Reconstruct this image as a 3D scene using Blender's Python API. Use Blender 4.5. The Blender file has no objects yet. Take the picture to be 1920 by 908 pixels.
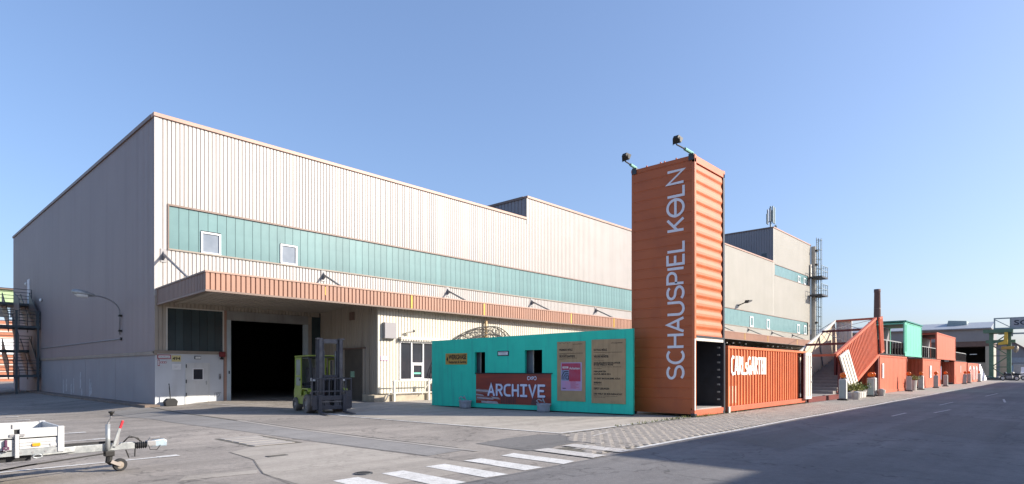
import bpy, bmesh, math, random
from mathutils import Vector, Matrix
random.seed(7)
R = math.radians
sc = bpy.context.scene
COL = sc.collection

# ------------------------------------------------------------------ camera
# X runs along the long facade (away, to the right), Y runs into the works yard, Z is up; metres
cam_d = bpy.data.cameras.new('camera')
cam = bpy.data.objects.new('camera', cam_d)
COL.objects.link(cam)
cam.location = (0, 0, 1.6)
cam.rotation_euler = (R(90), 0, math.atan2(.678, .7346) - R(90))
cam_d.sensor_width = 36
cam_d.lens = 1126 / 1920 * 36
cam_d.shift_y = 240 / 1920
cam_d.clip_start = .05
cam_d.clip_end = 5000
sc.camera = cam

# ------------------------------------------------------------------ light
SUN_EL, SUN_PHI = R(25.7), R(38)
to_sun = Vector((math.sin(SUN_PHI) * math.cos(SUN_EL), -math.cos(SUN_PHI) * math.cos(SUN_EL), math.sin(SUN_EL)))
w = bpy.data.worlds.new('World')
sc.world = w
w.use_nodes = True
nt = w.node_tree
sky = nt.nodes.new('ShaderNodeTexSky')
sky.sky_type = 'NISHITA'
sky.sun_disc = False
sky.sun_elevation = SUN_EL
sky.sun_rotation = math.atan2(to_sun.x, to_sun.y)
sky.altitude = 50
sky.air_density = 1.1
sky.dust_density = 2.0
sky.ozone_density = 6.0
bg = nt.nodes['Background']
gam = nt.nodes.new('ShaderNodeGamma')
gam.inputs[1].default_value = .75
tint = nt.nodes.new('ShaderNodeMixRGB')
tint.blend_type = 'MULTIPLY'
tint.inputs[0].default_value = 1
tint.inputs[2].default_value = (1.0, .98, 1.07, 1)
nt.links.new(sky.outputs[0], gam.inputs[0])
nt.links.new(gam.outputs[0], tint.inputs[1])
nt.links.new(tint.outputs[0], bg.inputs[0])
bg.inputs[1].default_value = .134
sl = bpy.data.lights.new('sun', 'SUN')
sl.energy = 3.65
sl.angle = R(.5)
sl.color = (1, .925, .81)
sun = bpy.data.objects.new('sun', sl)
COL.objects.link(sun)
sun.location = (0, -20, 40)
sun.rotation_euler = (-to_sun).to_track_quat('-Z', 'Y').to_euler()
sc.view_settings.view_transform = 'Standard'
sc.view_settings.look = 'None'
sc.view_settings.exposure = 1.22
sc.view_settings.gamma = 1

# ------------------------------------------------------------------ materials
def mat(name, col, rough=.6, col2=None, scale=3, metal=0, bump=0, bscale=None, streak=None, streak_amt=.5, streak_scale=(5, 5, .35),
        detail=6, island=0, spec=.5, fine=None, rnd=0):
    """principled paint: colour varied by noise, optional vertical dirt streaks, speckle and bump"""
    m = bpy.data.materials.new(name)
    m.use_nodes = True
    t = m.node_tree
    N, L = t.nodes, t.links
    b = N['Principled BSDF']
    b.inputs['Roughness'].default_value = rough
    b.inputs['Metallic'].default_value = metal
    b.inputs['Specular IOR Level'].default_value = spec
    tc = N.new('ShaderNodeTexCoord')
    if col2 is None:
        col2 = tuple(c * .82 for c in col)
    nz = N.new('ShaderNodeTexNoise')
    nz.inputs['Scale'].default_value = scale
    nz.inputs['Detail'].default_value = detail
    L.new(tc.outputs['Object'], nz.inputs['Vector'])
    cr = N.new('ShaderNodeValToRGB')
    cr.color_ramp.elements[0].position = .32
    cr.color_ramp.elements[1].position = .68
    cr.color_ramp.elements[0].color = (*col2, 1)
    cr.color_ramp.elements[1].color = (*col, 1)
    L.new(nz.outputs['Fac'], cr.inputs['Fac'])
    out = cr.outputs['Color']
    if streak:
        mp = N.new('ShaderNodeMapping')
        mp.inputs['Scale'].default_value = streak_scale
        L.new(tc.outputs['Object'], mp.inputs['Vector'])
        n2 = N.new('ShaderNodeTexNoise')
        n2.inputs['Scale'].default_value = 1
        n2.inputs['Detail'].default_value = 5
        L.new(mp.outputs[0], n2.inputs['Vector'])
        r2 = N.new('ShaderNodeValToRGB')
        r2.color_ramp.elements[0].position = .52
        r2.color_ramp.elements[1].position = .78
        r2.color_ramp.elements[1].color = (streak_amt,) * 3 + (1,)
        r2.color_ramp.elements[0].color = (0, 0, 0, 1)
        L.new(n2.outputs['Fac'], r2.inputs['Fac'])
        mx = N.new('ShaderNodeMixRGB')
        L.new(r2.outputs['Color'], mx.inputs[0])
        L.new(out, mx.inputs[1])
        mx.inputs[2].default_value = (*streak, 1)
        out = mx.outputs[0]
    if fine:
        n3 = N.new('ShaderNodeTexNoise')
        n3.inputs['Scale'].default_value = fine[0]
        n3.inputs['Detail'].default_value = 3
        L.new(tc.outputs['Object'], n3.inputs['Vector'])
        mr = N.new('ShaderNodeMapRange')
        mr.inputs[1].default_value = .3
        mr.inputs[2].default_value = .7
        mr.inputs[3].default_value = 1 - fine[1]
        mr.inputs[4].default_value = 1 + fine[1]
        L.new(n3.outputs['Fac'], mr.inputs[0])
        mu = N.new('ShaderNodeMixRGB')
        mu.blend_type = 'MULTIPLY'
        mu.inputs[0].default_value = 1
        L.new(out, mu.inputs[1])
        L.new(mr.outputs[0], mu.inputs[2])
        out = mu.outputs[0]
    if island or rnd:
        if island:
            g = N.new('ShaderNodeNewGeometry')
            src = g.outputs['Random Per Island']
        else:
            g = N.new('ShaderNodeObjectInfo')
            src = g.outputs['Random']
        k = island or rnd
        mr = N.new('ShaderNodeMapRange')
        mr.inputs[3].default_value = 1 - k
        mr.inputs[4].default_value = 1 + k
        L.new(src, mr.inputs[0])
        mu = N.new('ShaderNodeMixRGB')
        mu.blend_type = 'MULTIPLY'
        mu.inputs[0].default_value = 1
        L.new(out, mu.inputs[1])
        L.new(mr.outputs[0], mu.inputs[2])
        out = mu.outputs[0]
    L.new(out, b.inputs['Base Color'])
    if bump:
        nb = N.new('ShaderNodeTexNoise')
        nb.inputs['Scale'].default_value = bscale or scale * 10
        nb.inputs['Detail'].default_value = 4
        L.new(tc.outputs['Object'], nb.inputs['Vector'])
        bp = N.new('ShaderNodeBump')
        bp.inputs['Strength'].default_value = bump
        bp.inputs['Distance'].default_value = .02
        L.new(nb.outputs['Fac'], bp.inputs['Height'])
        L.new(bp.outputs[0], b.inputs['Normal'])
    return m


def glass(name, col, rough=.06):
    m = mat(name, col, rough, tuple(c * .7 for c in col), 1.2, spec=.6)
    return m


M = {}
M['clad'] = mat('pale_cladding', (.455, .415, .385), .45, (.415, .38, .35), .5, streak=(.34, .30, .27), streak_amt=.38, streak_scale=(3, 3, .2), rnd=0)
M['clad_far'] = mat('cream_cladding', (.44, .41, .355), .45, (.40, .375, .32), .35, streak=(.34, .31, .27), streak_amt=.25, streak_scale=(2, 2, .12))
M['clad_side'] = mat('shaded_pale_cladding', (.30, .25, .245), .55, (.275, .23, .226), .25, streak=(.19, .16, .165), streak_amt=.35, streak_scale=(1.5, 1.5, .1))  # pale cladding with shade and blue skylight tinge put into the colour
M['clad_dark'] = mat('grey_cladding', (.26, .245, .255), .5, (.23, .215, .225), .4, streak=(.2, .19, .2), streak_amt=.4)
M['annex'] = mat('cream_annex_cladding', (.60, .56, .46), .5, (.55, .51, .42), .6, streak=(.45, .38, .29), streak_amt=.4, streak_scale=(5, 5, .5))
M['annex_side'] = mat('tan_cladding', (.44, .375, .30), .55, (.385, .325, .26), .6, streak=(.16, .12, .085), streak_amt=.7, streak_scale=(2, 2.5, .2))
M['coping'] = mat('salmon_coping', (.41, .25, .185), .5, (.36, .215, .165), 1)
M['fascia'] = mat('salmon_fascia', (.365, .19, .125), .55, (.32, .165, .108), .8, streak=(.28, .16, .12), streak_amt=.45, streak_scale=(5, 5, .8))
M['fascia_side'] = mat('shaded_salmon_fascia', (.24, .15, .115), .55, (.2, .125, .10), .8, streak=(.12, .08, .07), streak_amt=.5)  # salmon fascia darkened in the colour for the canopy's shaded end
M['soffit'] = mat('soffit_metal', (.42, .37, .31), .6, (.36, .31, .26), 1)
M['trim'] = mat('brown_trim', (.20, .13, .10), .5)
M['trim_tan'] = mat('tan_trim', (.30, .25, .20), .6, (.24, .2, .16), 1.5)
M['yellow'] = mat('yellow_strip', (.72, .46, .06), .6)
M['profilit'] = mat('green_channel_glass', (.135, .245, .24), .25, (.11, .205, .205), 1.2, rnd=.10, streak=(.11, .22, .22), streak_amt=.35, streak_scale=(4, 4, .5), spec=.55)
M['profilit_dark'] = mat('dark_channel_glass', (.05, .075, .08), .2, (.04, .06, .065), 1.2, rnd=.15, spec=.5)
M['white'] = mat('white_frame', (.78, .77, .76), .4, (.72, .71, .70), 3)
M['winglass'] = glass('window_glass', (.045, .05, .06))
M['winblind'] = mat('window_blind', (.22, .25, .29), .2, (.17, .20, .24), 2)
M['steel'] = mat('grey_steel', (.30, .29, .29), .5, (.24, .23, .23), 3, metal=.2)
M['galv'] = mat('galvanised_steel', (.46, .47, .46), .45, (.30, .315, .315), 14, metal=.55, rnd=0)
M['darksteel'] = mat('dark_steel', (.045, .05, .06), .45, (.035, .038, .045), 4, metal=.2)
M['blackrubber'] = mat('black_rubber', (.025, .024, .025), .75, (.018, .018, .018), 6, bump=.2)
M['dustyrubber'] = mat('dusty_rubber', (.20, .165, .14), .85, (.13, .105, .09), 5, bump=.3)
M['escape'] = mat('escape_steel', (.065, .085, .095), .5, (.05, .065, .075), 3, metal=.1)
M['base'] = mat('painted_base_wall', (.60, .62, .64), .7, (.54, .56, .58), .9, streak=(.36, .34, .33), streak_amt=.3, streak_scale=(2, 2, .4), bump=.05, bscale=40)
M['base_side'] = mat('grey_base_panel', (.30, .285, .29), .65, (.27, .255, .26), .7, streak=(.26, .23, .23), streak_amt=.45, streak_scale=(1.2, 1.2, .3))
M['base_smear'] = mat('white_paint_smear', (.58, .57, .57), .8, (.38, .36, .37), 7)
M['door'] = mat('grey_white_door', (.62, .62, .60), .5, (.56, .56, .54), 2, streak=(.38, .34, .30), streak_amt=.35)
M['gateframe'] = mat('pale_blue_gate_frame', (.50, .56, .58), .5, (.43, .48, .50), 2, streak=(.22, .2, .18), streak_amt=.4)
M['lintel'] = mat('gate_lintel', (.34, .33, .31), .6, (.27, .26, .24), 1.5, streak=(.14, .12, .1), streak_amt=.5)
M['interior'] = mat('hall_inside', (.05, .046, .046), .9)  # near-black: the gloom of unlit rooms is put into the colour
M['shutter'] = mat('brown_shutter', (.13, .11, .09), .55, (.10, .085, .07), 2)
M['concrete'] = mat('concrete', (.37, .34, .31), .85, (.29, .265, .24), 1.4, fine=(60, .12), bump=.15, bscale=70)
M['kerb'] = mat('brown_kerb', (.20, .15, .12), .85, (.13, .10, .08), 2, fine=(30, .15))
M['plinth'] = mat('plinth_concrete', (.46, .40, .30), .85, (.3, .25, .19), 2.5, fine=(50, .15), bump=.2, bscale=50)
M['orange'] = mat('orange_container', (.58, .125, .040), .5, (.50, .105, .035), 1.2, streak=(.30, .07, .03), streak_amt=.35, streak_scale=(4, 4, .7))
M['tower_front'] = mat('sunlit_face_orange', (.57, .15, .052), .5, (.49, .122, .042), 1.1, streak=(.42, .10, .045), streak_amt=.6, streak_scale=(2, 2, 1))  # tower orange for the sunlit face, painted lighter than the shaded one
M['tower_side'] = mat('shaded_face_orange', (.48, .112, .028), .5, (.42, .095, .024), .9, streak=(.25, .06, .025), streak_amt=.5, streak_scale=(1.2, 1.2, .8))  # same tower orange with the side's shade painted in
M['carls'] = mat('bright_orange', (.68, .18, .06), .5, (.60, .15, .05), 1.4, streak=(.40, .10, .045), streak_amt=.65, streak_scale=(5, 5, .5))
M['pale_orange'] = mat('pale_orange', (.72, .40, .26), .6)
M['salmon'] = mat('salmon_red', (.57, .13, .062), .55, (.50, .11, .05), 1.2, streak=(.34, .085, .05), streak_amt=.6, streak_scale=(4, 4, .5))
M['maroon'] = mat('dark_red', (.16, .025, .02), .55)
M['mint'] = mat('mint_container', (.16, .56, .40), .5, (.14, .50, .355), 1.2, streak=(.1, .32, .25), streak_amt=.4)
M['mint_dark'] = mat('teal_beam', (.05, .26, .24), .5)
M['teal'] = mat('teal_board', (.028, .68, .48), .65, (.024, .61, .43), 1.6, streak=(.03, .40, .33), streak_amt=.5, streak_scale=(6, 6, .5), fine=(90, .05))
M['ply'] = mat('brown_board', (.45, .31, .165), .7, (.38, .26, .14), 3, streak=(.22, .14, .07), streak_amt=.4, streak_scale=(20, 20, 1.2))
M['ply_gold'] = mat('golden_board', (.56, .33, .075), .6, (.48, .27, .06), 4, streak=(.28, .16, .04), streak_amt=.5, streak_scale=(2, 2, 18))
M['ink'] = mat('black_print', (.02, .017, .015), .7)
M['letter'] = mat('white_lettering', (.80, .78, .82), .55, (.74, .72, .76), 6)
M['letter_warm'] = mat('cream_lettering', (.80, .76, .70), .6, (.74, .69, .62), 5)
M['lilac'] = mat('lilac_lettering', (.74, .77, .92), .6)
M['purple'] = mat('lettering_shadow', (.10, .03, .075), .7)
M['paper'] = mat('white_paper', (.80, .80, .80), .7)
M['lilac_paper'] = mat('lilac_paper', (.50, .40, .60), .7)
M['crimson'] = mat('crimson_print', (.46, .035, .075), .6, (.40, .07, .13), 4)
M['pinkprint'] = mat('pink_print', (.58, .28, .42), .6, (.48, .30, .50), 5)
M['blueprint'] = mat('blue_print', (.16, .20, .33), .6, (.28, .34, .48), 7)
M['redsign'] = mat('red_sign_border', (.36, .03, .05), .6)
M['redbox'] = mat('red_box', (.20, .02, .02), .5)
M['navy'] = mat('navy_print', (.03, .035, .06), .6)
M['signyellow'] = mat('pale_yellow_sign', (.72, .62, .30), .6)
M['green'] = mat('forklift_green', (.27, .34, .04), .42, (.23, .285, .033), 2, streak=(.11, .12, .03), streak_amt=.4)
M['cabglass'] = mat('cab_glass', (.30, .33, .27), .12, (.22, .25, .2), 3)
M['charcoal'] = mat('charcoal_paint', (.048, .053, .068), .4, (.036, .04, .052), 3, streak=(.11, .10, .10), streak_amt=.3)
M['mastgrey'] = mat('worn_mast', (.16, .163, .17), .35, (.09, .09, .1), 5, metal=.3)
M['seatgrey'] = mat('seat_vinyl', (.10, .10, .11), .6)
M['lampwhite'] = mat('lamp_lens', (.85, .85, .82), .25)
M['rim'] = mat('dusty_rim', (.36, .31, .27), .6, (.25, .21, .18), 5)
M['alu'] = mat('white_aluminium', (.56, .56, .55), .45, (.47, .47, .46), 4, metal=.1, streak=(.34, .32, .29), streak_amt=.5, streak_scale=(9, 9, 3))
M['alupost'] = mat('grey_aluminium', (.55, .55, .55), .45, (.47, .47, .47), 4, metal=.3)
M['amber'] = mat('amber_reflector', (.85, .33, .02), .3)
M['redgrip'] = mat('red_grip', (.55, .02, .035), .5)
M['zinc'] = mat('bright_zinc', (.50, .60, .66), .35, (.40, .5, .56), 8, metal=.5)
M['lampamber'] = mat('amber_lamp', (.85, .20, .01), .25, (.65, .10, .01), 6)
M['beacon'] = mat('weathered_beacon', (.62, .63, .60), .7, (.52, .54, .52), 3, streak=(.25, .24, .22), streak_amt=.4)
M['beacon_face'] = mat('grey_green_beacon', (.40, .50, .49), .6, (.34, .43, .42), 3)
M['plant'] = mat('planter_green', (.085, .13, .03), .7, (.05, .085, .02), 9, island=.5)
M['plant_yellow'] = mat('yellow_green_leaf', (.20, .20, .05), .7, (.13, .15, .03), 9, island=.4)
M['brick'] = mat('orange_brick', (.42, .17, .10), .85, (.33, .13, .075), 5, island=.2)
M['brick_pale'] = mat('pale_band', (.62, .52, .45), .8)
M['greenroof'] = mat('pale_green_fascia', (.36, .48, .26), .6)
M['blueglass'] = mat('pale_blue_glass', (.32, .42, .52), .2, (.25, .34, .44), 1)
M['darkroof'] = mat('slate_roof', (.085, .085, .10), .6, (.07, .07, .085), .4)
M['paleroof'] = mat('pale_roof', (.34, .36, .39), .5)
M['brownband'] = mat('red_brown_band', (.16, .10, .085), .7)
M['greenpaint'] = mat('crane_green', (.11, .19, .13), .5, (.07, .15, .09), 3)
M['cranegrey'] = mat('crane_grey_green', (.30, .37, .38), .5)
M['chimney'] = mat('chimney_brick', (.15, .085, .075), .85, (.12, .07, .06), .6)
M['stucco'] = mat('beige_render', (.42, .38, .32), .8, (.36, .32, .27), 1, streak=(.25, .22, .19), streak_amt=.4)
M['sack'] = mat('grey_sack', (.42, .43, .46), .85, (.30, .31, .34), 5, bump=.5, bscale=14)
M['planter_white'] = mat('weathered_white', (.54, .52, .48), .7, (.40, .38, .35), 5)
M['wood'] = mat('bare_timber', (.50, .36, .20), .75, (.42, .30, .16), 4)
M['offwhite'] = mat('off_white_steel', (.66, .62, .55), .6, (.58, .54, .47), 3)
M['verdigris'] = mat('mint_bracket', (.24, .50, .40), .5, (.2, .42, .34), 6)
M['stairgrey'] = mat('stair_plywood', (.30, .27, .25), .75, (.24, .215, .20), 3)
M['beige_inner'] = mat('cream_inner_wall', (.66, .55, .40), .6, (.60, .50, .37), 1.5)
M['bulb'] = mat('white_bulb', (.85, .84, .80), .3)
M['iron'] = mat('black_iron', (.02, .018, .016), .6)
M['brickred'] = mat('warehouse_brick', (.30, .16, .11), .85, (.25, .13, .09), .6)
M['bikeblack'] = mat('bike_black', (.03, .03, .035), .3)
M['paint'] = mat('road_paint', (.66, .645, .62), .75, (.54, .525, .50), 2.2, fine=(45, .15), streak=(.30, .275, .25), streak_amt=.75, streak_scale=(11, 11, 1))
M['paint_worn'] = mat('worn_road_paint', (.55, .52, .49), .8, (.42, .40, .375), 3.5, fine=(40, .15), streak=(.29, .265, .24), streak_amt=.95, streak_scale=(9, 9, 1))
M['sett'] = mat('grey_sett', (.335, .30, .265), .8, (.27, .24, .21), 2.5, island=.12, fine=(60, .12), bump=.2, bscale=40)
M['sett_gap'] = mat('sett_joint', (.14, .125, .10), .95, (.10, .09, .07), 5)


def ground_mat(name, a, b, c, crack=0.0, grit=.16, gscale=70, sc1=.22, sc2=1.6, rough=.88):
    m = bpy.data.materials.new(name)
    m.use_nodes = True
    t = m.node_tree
    N, L = t.nodes, t.links
    bs = N['Principled BSDF']
    bs.inputs['Roughness'].default_value = rough
    bs.inputs['Specular IOR Level'].default_value = .3
    tc = N.new('ShaderNodeTexCoord')
    def noise(s, d=5, dist=0):
        n = N.new('ShaderNodeTexNoise')
        n.inputs['Scale'].default_value = s
        n.inputs['Detail'].default_value = d
        n.inputs['Distortion'].default_value = dist
        L.new(tc.outputs['Object'], n.inputs['Vector'])
        return n.outputs['Fac']
    def ramp(src, p0, p1, c0, c1):
        r = N.new('ShaderNodeValToRGB')
        r.color_ramp.elements[0].position = p0
        r.color_ramp.elements[1].position = p1
        r.color_ramp.elements[0].color = (*c0, 1)
        r.color_ramp.elements[1].color = (*c1, 1)
        L.new(src, r.inputs[0])
        return r.outputs[0]
    def mul(x, y, f=1.0):
        k = N.new('ShaderNodeMixRGB')
        k.blend_type = 'MULTIPLY'
        k.inputs[0].default_value = f
        L.new(x, k.inputs[1])
        L.new(y, k.inputs[2])
        return k.outputs[0]
    col = ramp(noise(sc1, 4, .6), .35, .65, a, b)
    k = N.new('ShaderNodeMixRGB')
    L.new(ramp(noise(sc2, 7, 1.0), .50, .72, (0, 0, 0), (.75,) * 3), k.inputs[0])
    L.new(col, k.inputs[1])
    k.inputs[2].default_value = (*c, 1)
    col = k.outputs[0]
    col = mul(col, ramp(noise(gscale, 3), .3, .7, (1 - grit,) * 3, (1 + grit,) * 3))
    col = mul(col, ramp(noise(gscale * .22, 3), .3, .7, (1 - grit * .6,) * 3, (1 + grit * .4,) * 3))
    col = mul(col, ramp(noise(9, 6, .4), .3, .7, (1 - grit * .55,) * 3, (1 + grit * .45,) * 3))
    mt = N.new('ShaderNodeMapping')
    mt.inputs['Scale'].default_value = (.06, 1.5, 1)
    L.new(tc.outputs['Object'], mt.inputs['Vector'])
    ntr = N.new('ShaderNodeTexNoise')
    ntr.inputs['Scale'].default_value = 1
    ntr.inputs['Detail'].default_value = 5
    L.new(mt.outputs[0], ntr.inputs['Vector'])
    col = mul(col, ramp(ntr.outputs['Fac'], .36, .6, (.86,) * 3, (1.05,) * 3))
    # dark spots and stains
    col = mul(col, ramp(noise(3.1, 3, .3), .24, .31, (.62,) * 3, (1, 1, 1)))
    if crack:
        mp = N.new('ShaderNodeMapping')
        mp.inputs['Scale'].default_value = (.28, .28, .28)
        L.new(tc.outputs['Object'], mp.inputs['Vector'])
        nd = N.new('ShaderNodeTexNoise')
        nd.inputs['Scale'].default_value = 2.2
        L.new(tc.outputs['Object'], nd.inputs['Vector'])
        ad = N.new('ShaderNodeMixRGB')
        ad.blend_type = 'ADD'
        ad.inputs[0].default_value = .35
        L.new(mp.outputs[0], ad.inputs[1])
        L.new(nd.outputs['Color'], ad.inputs[2])
        v = N.new('ShaderNodeTexVoronoi')
        v.feature = 'DISTANCE_TO_EDGE'
        v.inputs['Scale'].default_value = 1
        L.new(ad.outputs[0], v.inputs['Vector'])
        col = mul(col, ramp(v.outputs['Distance'], .003, .012, (1 - crack,) * 3, (1, 1, 1)))
    L.new(col, bs.inputs['Base Color'])
    bp = N.new('ShaderNodeBump')
    bp.inputs['Strength'].default_value = .35
    bp.inputs['Distance'].default_value = .012
    L.new(noise(gscale * .5, 4), bp.inputs['Height'])
    L.new(bp.outputs[0], bs.inputs['Normal'])
    return m


M['asphalt'] = ground_mat('yard_asphalt', (.25, .224, .20), (.335, .298, .263), (.215, .194, .175), crack=.35, grit=.2)
M['road'] = ground_mat('road_asphalt', (.155, .148, .148), (.215, .203, .196), (.135, .13, .13), crack=.35, grit=.12, gscale=50)
M['slab'] = ground_mat('yard_concrete', (.36, .323, .278), (.415, .375, .325), (.31, .277, .24), crack=.2, grit=.08, gscale=40)
M['patch'] = ground_mat('dark_asphalt_patch', (.15, .143, .137), (.175, .166, .16), (.135, .129, .124), grit=.14)
M['strip'] = ground_mat('smooth_asphalt_strip', (.225, .214, .204), (.26, .247, .236), (.20, .19, .182), grit=.1)
M['slab2'] = ground_mat('worn_concrete_patch', (.33, .295, .257), (.375, .338, .295), (.29, .26, .228), crack=.15, grit=.09, gscale=40)

# ------------------------------------------------------------------ mesh helpers
ORG = {}
class MB:
    def __init__(self):
        self.v, self.f = [], []
    def add(self, vs, fs):
        o = len(self.v)
        self.v += [Vector(p) for p in vs]
        self.f += [tuple(o + i for i in f) for f in fs]
        return self
    def quad(self, a, b, c, d):
        return self.add([a, b, c, d], [(0, 1, 2, 3)])
    def box(self, x0, x1, y0, y1, z0, z1):
        if x0 > x1: x0, x1 = x1, x0
        if y0 > y1: y0, y1 = y1, y0
        if z0 > z1: z0, z1 = z1, z0
        return self.add([(x0, y0, z0), (x1, y0, z0), (x1, y1, z0), (x0, y1, z0), (x0, y0, z1), (x1, y0, z1), (x1, y1, z1), (x0, y1, z1)],
                        [(0, 3, 2, 1), (4, 5, 6, 7), (0, 1, 5, 4), (1, 2, 6, 5), (2, 3, 7, 6), (3, 0, 4, 7)])
    def obox(self, o, a, b, c):
        """box from corner o along vectors a, b, c"""
        o, a, b, c = map(Vector, (o, a, b, c))
        p = [o, o + a, o + a + b, o + b, o + c, o + a + c, o + a + b + c, o + b + c]
        return self.add(p, [(0, 3, 2, 1), (4, 5, 6, 7), (0, 1, 5, 4), (1, 2, 6, 5), (2, 3, 7, 6), (3, 0, 4, 7)])
    def beam(self, p, q, w, h=None, up=(0, 0, 1)):
        p, q = Vector(p), Vector(q)
        h = h or w
        d = (q - p)
        s = d.cross(Vector(up))
        if s.length < 1e-6:
            s = d.cross(Vector((1, 0, 0)))
        s.normalize()
        u = s.cross(d).normalized()
        return self.obox(p - s * w / 2 - u * h / 2, d, s * w, u * h)
    def tube(self, pts, r, n=8, cap=True):
        pts = [Vector(p) for p in pts]
        rs = r if isinstance(r, (list, tuple)) else [r] * len(pts)
        t0 = (pts[1] - pts[0]).normalized()
        ref = Vector((0, 0, 1)) if abs(t0.z) < .9 else Vector((1, 0, 0))
        s = t0.cross(ref).normalized()
        vs, fs = [], []
        for i, p in enumerate(pts):
            a = pts[max(i - 1, 0)]
            b = pts[min(i + 1, len(pts) - 1)]
            t = (b - a).normalized()
            s = (s - t * s.dot(t)).normalized()
            u = t.cross(s)
            for k in range(n):
                an = 2 * math.pi * k / n
                vs.append(p + (s * math.cos(an) + u * math.sin(an)) * rs[i])
        for i in range(len(pts) - 1):
            for k in range(n):
                k2 = (k + 1) % n
                fs.append((i * n + k, i * n + k2, (i + 1) * n + k2, (i + 1) * n + k))
        if cap:
            fs.append(tuple(range(n - 1, -1, -1)))
            fs.append(tuple((len(pts) - 1) * n + k for k in range(n)))
        return self.add(vs, fs)
    def lathe(self, c, prof, axis=(0, 0, 1), n=16):
        """prof: (radius, height along axis)"""
        c, ax = Vector(c), Vector(axis).normalized()
        ref = Vector((0, 0, 1)) if abs(ax.z) < .9 else Vector((1, 0, 0))
        s = ax.cross(ref).normalized()
        u = ax.cross(s)
        vs, fs = [], []
        for r, h in prof:
            for k in range(n):
                an = 2 * math.pi * k / n
                vs.append(c + ax * h + (s * math.cos(an) + u * math.sin(an)) * max(r, 1e-4))
        for i in range(len(prof) - 1):
            for k in range(n):
                k2 = (k + 1) % n
                fs.append((i * n + k, i * n + k2, (i + 1) * n + k2, (i + 1) * n + k))
        return self.add(vs, fs)
    def prism(self, poly, d):
        """extrude planar polygon (3D points) by vector d"""
        p = [Vector(q) for q in poly]
        d = Vector(d)
        n = len(p)
        return self.add(p + [q + d for q in p], [tuple(range(n - 1, -1, -1)), tuple(range(n, 2 * n))] +
                        [(i, (i + 1) % n, n + (i + 1) % n, n + i) for i in range(n)])
    def corr(self, o, a, b, n, La, Lb, pitch, depth, prof=((0, 0), (.66, 0), (.72, 1), (.90, 1), (.96, 0)), thick=0):
        """corrugated sheet: ribs run along b, repeat along a, recess along n"""
        o, a, b, n = map(Vector, (o, a, b, n))
        pts = []
        k = 0
        while k * pitch < La:
            for fr, dp in prof:
                s = (k + fr) * pitch
                if s < La:
                    pts.append((s, dp))
            k += 1
        pts.append((La, pts[-1][1]))
        vs, fs = [], []
        for s, dp in pts:
            q = o + a * s + n * dp * depth
            vs += [q, q + b * Lb]
        for i in range(len(pts) - 1):
            fs.append((2 * i, 2 * i + 2, 2 * i + 3, 2 * i + 1))
        return self.add(vs, fs)
    def ribbon(self, pts, wd, th, fr, closed=False, rounded=False):
        """flat stroke of width wd and thickness th; fr maps (x, y, z) to 3D"""
        P = []
        for p in pts:
            if not P or (Vector((p[0], p[1])) - P[-1]).length > 1e-5:
                P.append(Vector((p[0], p[1])))
        n = len(P)
        lf, rt = [], []
        for i, p in enumerate(P):
            if closed:
                d0 = (p - P[i - 1]).normalized()
                d1 = (P[(i + 1) % n] - p).normalized()
            else:
                d0 = (p - P[i - 1]).normalized() if i > 0 else (P[1] - p).normalized()
                d1 = (P[i + 1] - p).normalized() if i < n - 1 else d0
            n0, n1 = Vector((-d0.y, d0.x)), Vector((-d1.y, d1.x))
            m = (n0 + n1)
            if m.length < 1e-4:
                m = n0
            m.normalize()
            k = min(1 / max(m.dot(n0), .45), 2.2)
            lf.append(p + m * wd / 2 * k)
            rt.append(p - m * wd / 2 * k)
        vs, fs = [], []
        for i in range(n):
            vs += [fr(lf[i].x, lf[i].y, 0), fr(rt[i].x, rt[i].y, 0), fr(lf[i].x, lf[i].y, th), fr(rt[i].x, rt[i].y, th)]
        m = n if closed else n - 1
        for i in range(m):
            a, b = 4 * i, 4 * ((i + 1) % n)
            fs += [(a + 2, a + 3, b + 3, b + 2), (a, a + 2, b + 2, b), (a + 1, b + 1, b + 3, a + 3)]
        if not closed:
            fs += [(0, 1, 3, 2), (4 * n - 4, 4 * n - 2, 4 * n - 1, 4 * n - 3)]
        self.add(vs, fs)
        if rounded and not closed:
            for p, q in ((P[0], P[1]), (P[-1], P[-2])):
                d = (p - q).normalized()
                s = Vector((-d.y, d.x))
                arc = [p + (s * math.cos(t) + d * math.sin(t)) * wd / 2 for t in [math.pi * j / 8 for j in range(9)]]
                self.add([fr(c.x, c.y, th) for c in arc] + [fr(c.x, c.y, 0) for c in arc],
                         [tuple(range(9))] + [(j, j + 1, 10 + j, 9 + j) for j in range(8)])
        return self
    def build(self, name, m, parent=None, smooth=False, bevel=0, local=False):
        org = Vector((0, 0, 0))
        if parent is not None and not local:
            org = ORG[parent.name]
        me = bpy.data.meshes.new(name)
        me.from_pydata([tuple(p - org) for p in self.v], [], self.f)
        bm = bmesh.new()
        bm.from_mesh(me)
        bmesh.ops.recalc_face_normals(bm, faces=bm.faces)
        bm.to_mesh(me)
        bm.free()
        if smooth:
            for p in me.polygons:
                p.use_smooth = True
        me.materials.append(M[m] if isinstance(m, str) else m)
        o = bpy.data.objects.new(name, me)
        COL.objects.link(o)
        if parent is not None:
            o.parent = parent
            ORG[o.name] = ORG[parent.name]
        else:
            ORG[o.name] = org
        if bevel:
            b = o.modifiers.new('bevel', 'BEVEL')
            b.width = bevel
            b.segments = 2
            b.limit_method = 'ANGLE'
        return o


def tag(o, label, cat, group=None, kind=None):
    o['label'] = label
    o['category'] = cat
    if group: o['group'] = group
    if kind: o['kind'] = kind
    return o

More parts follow.
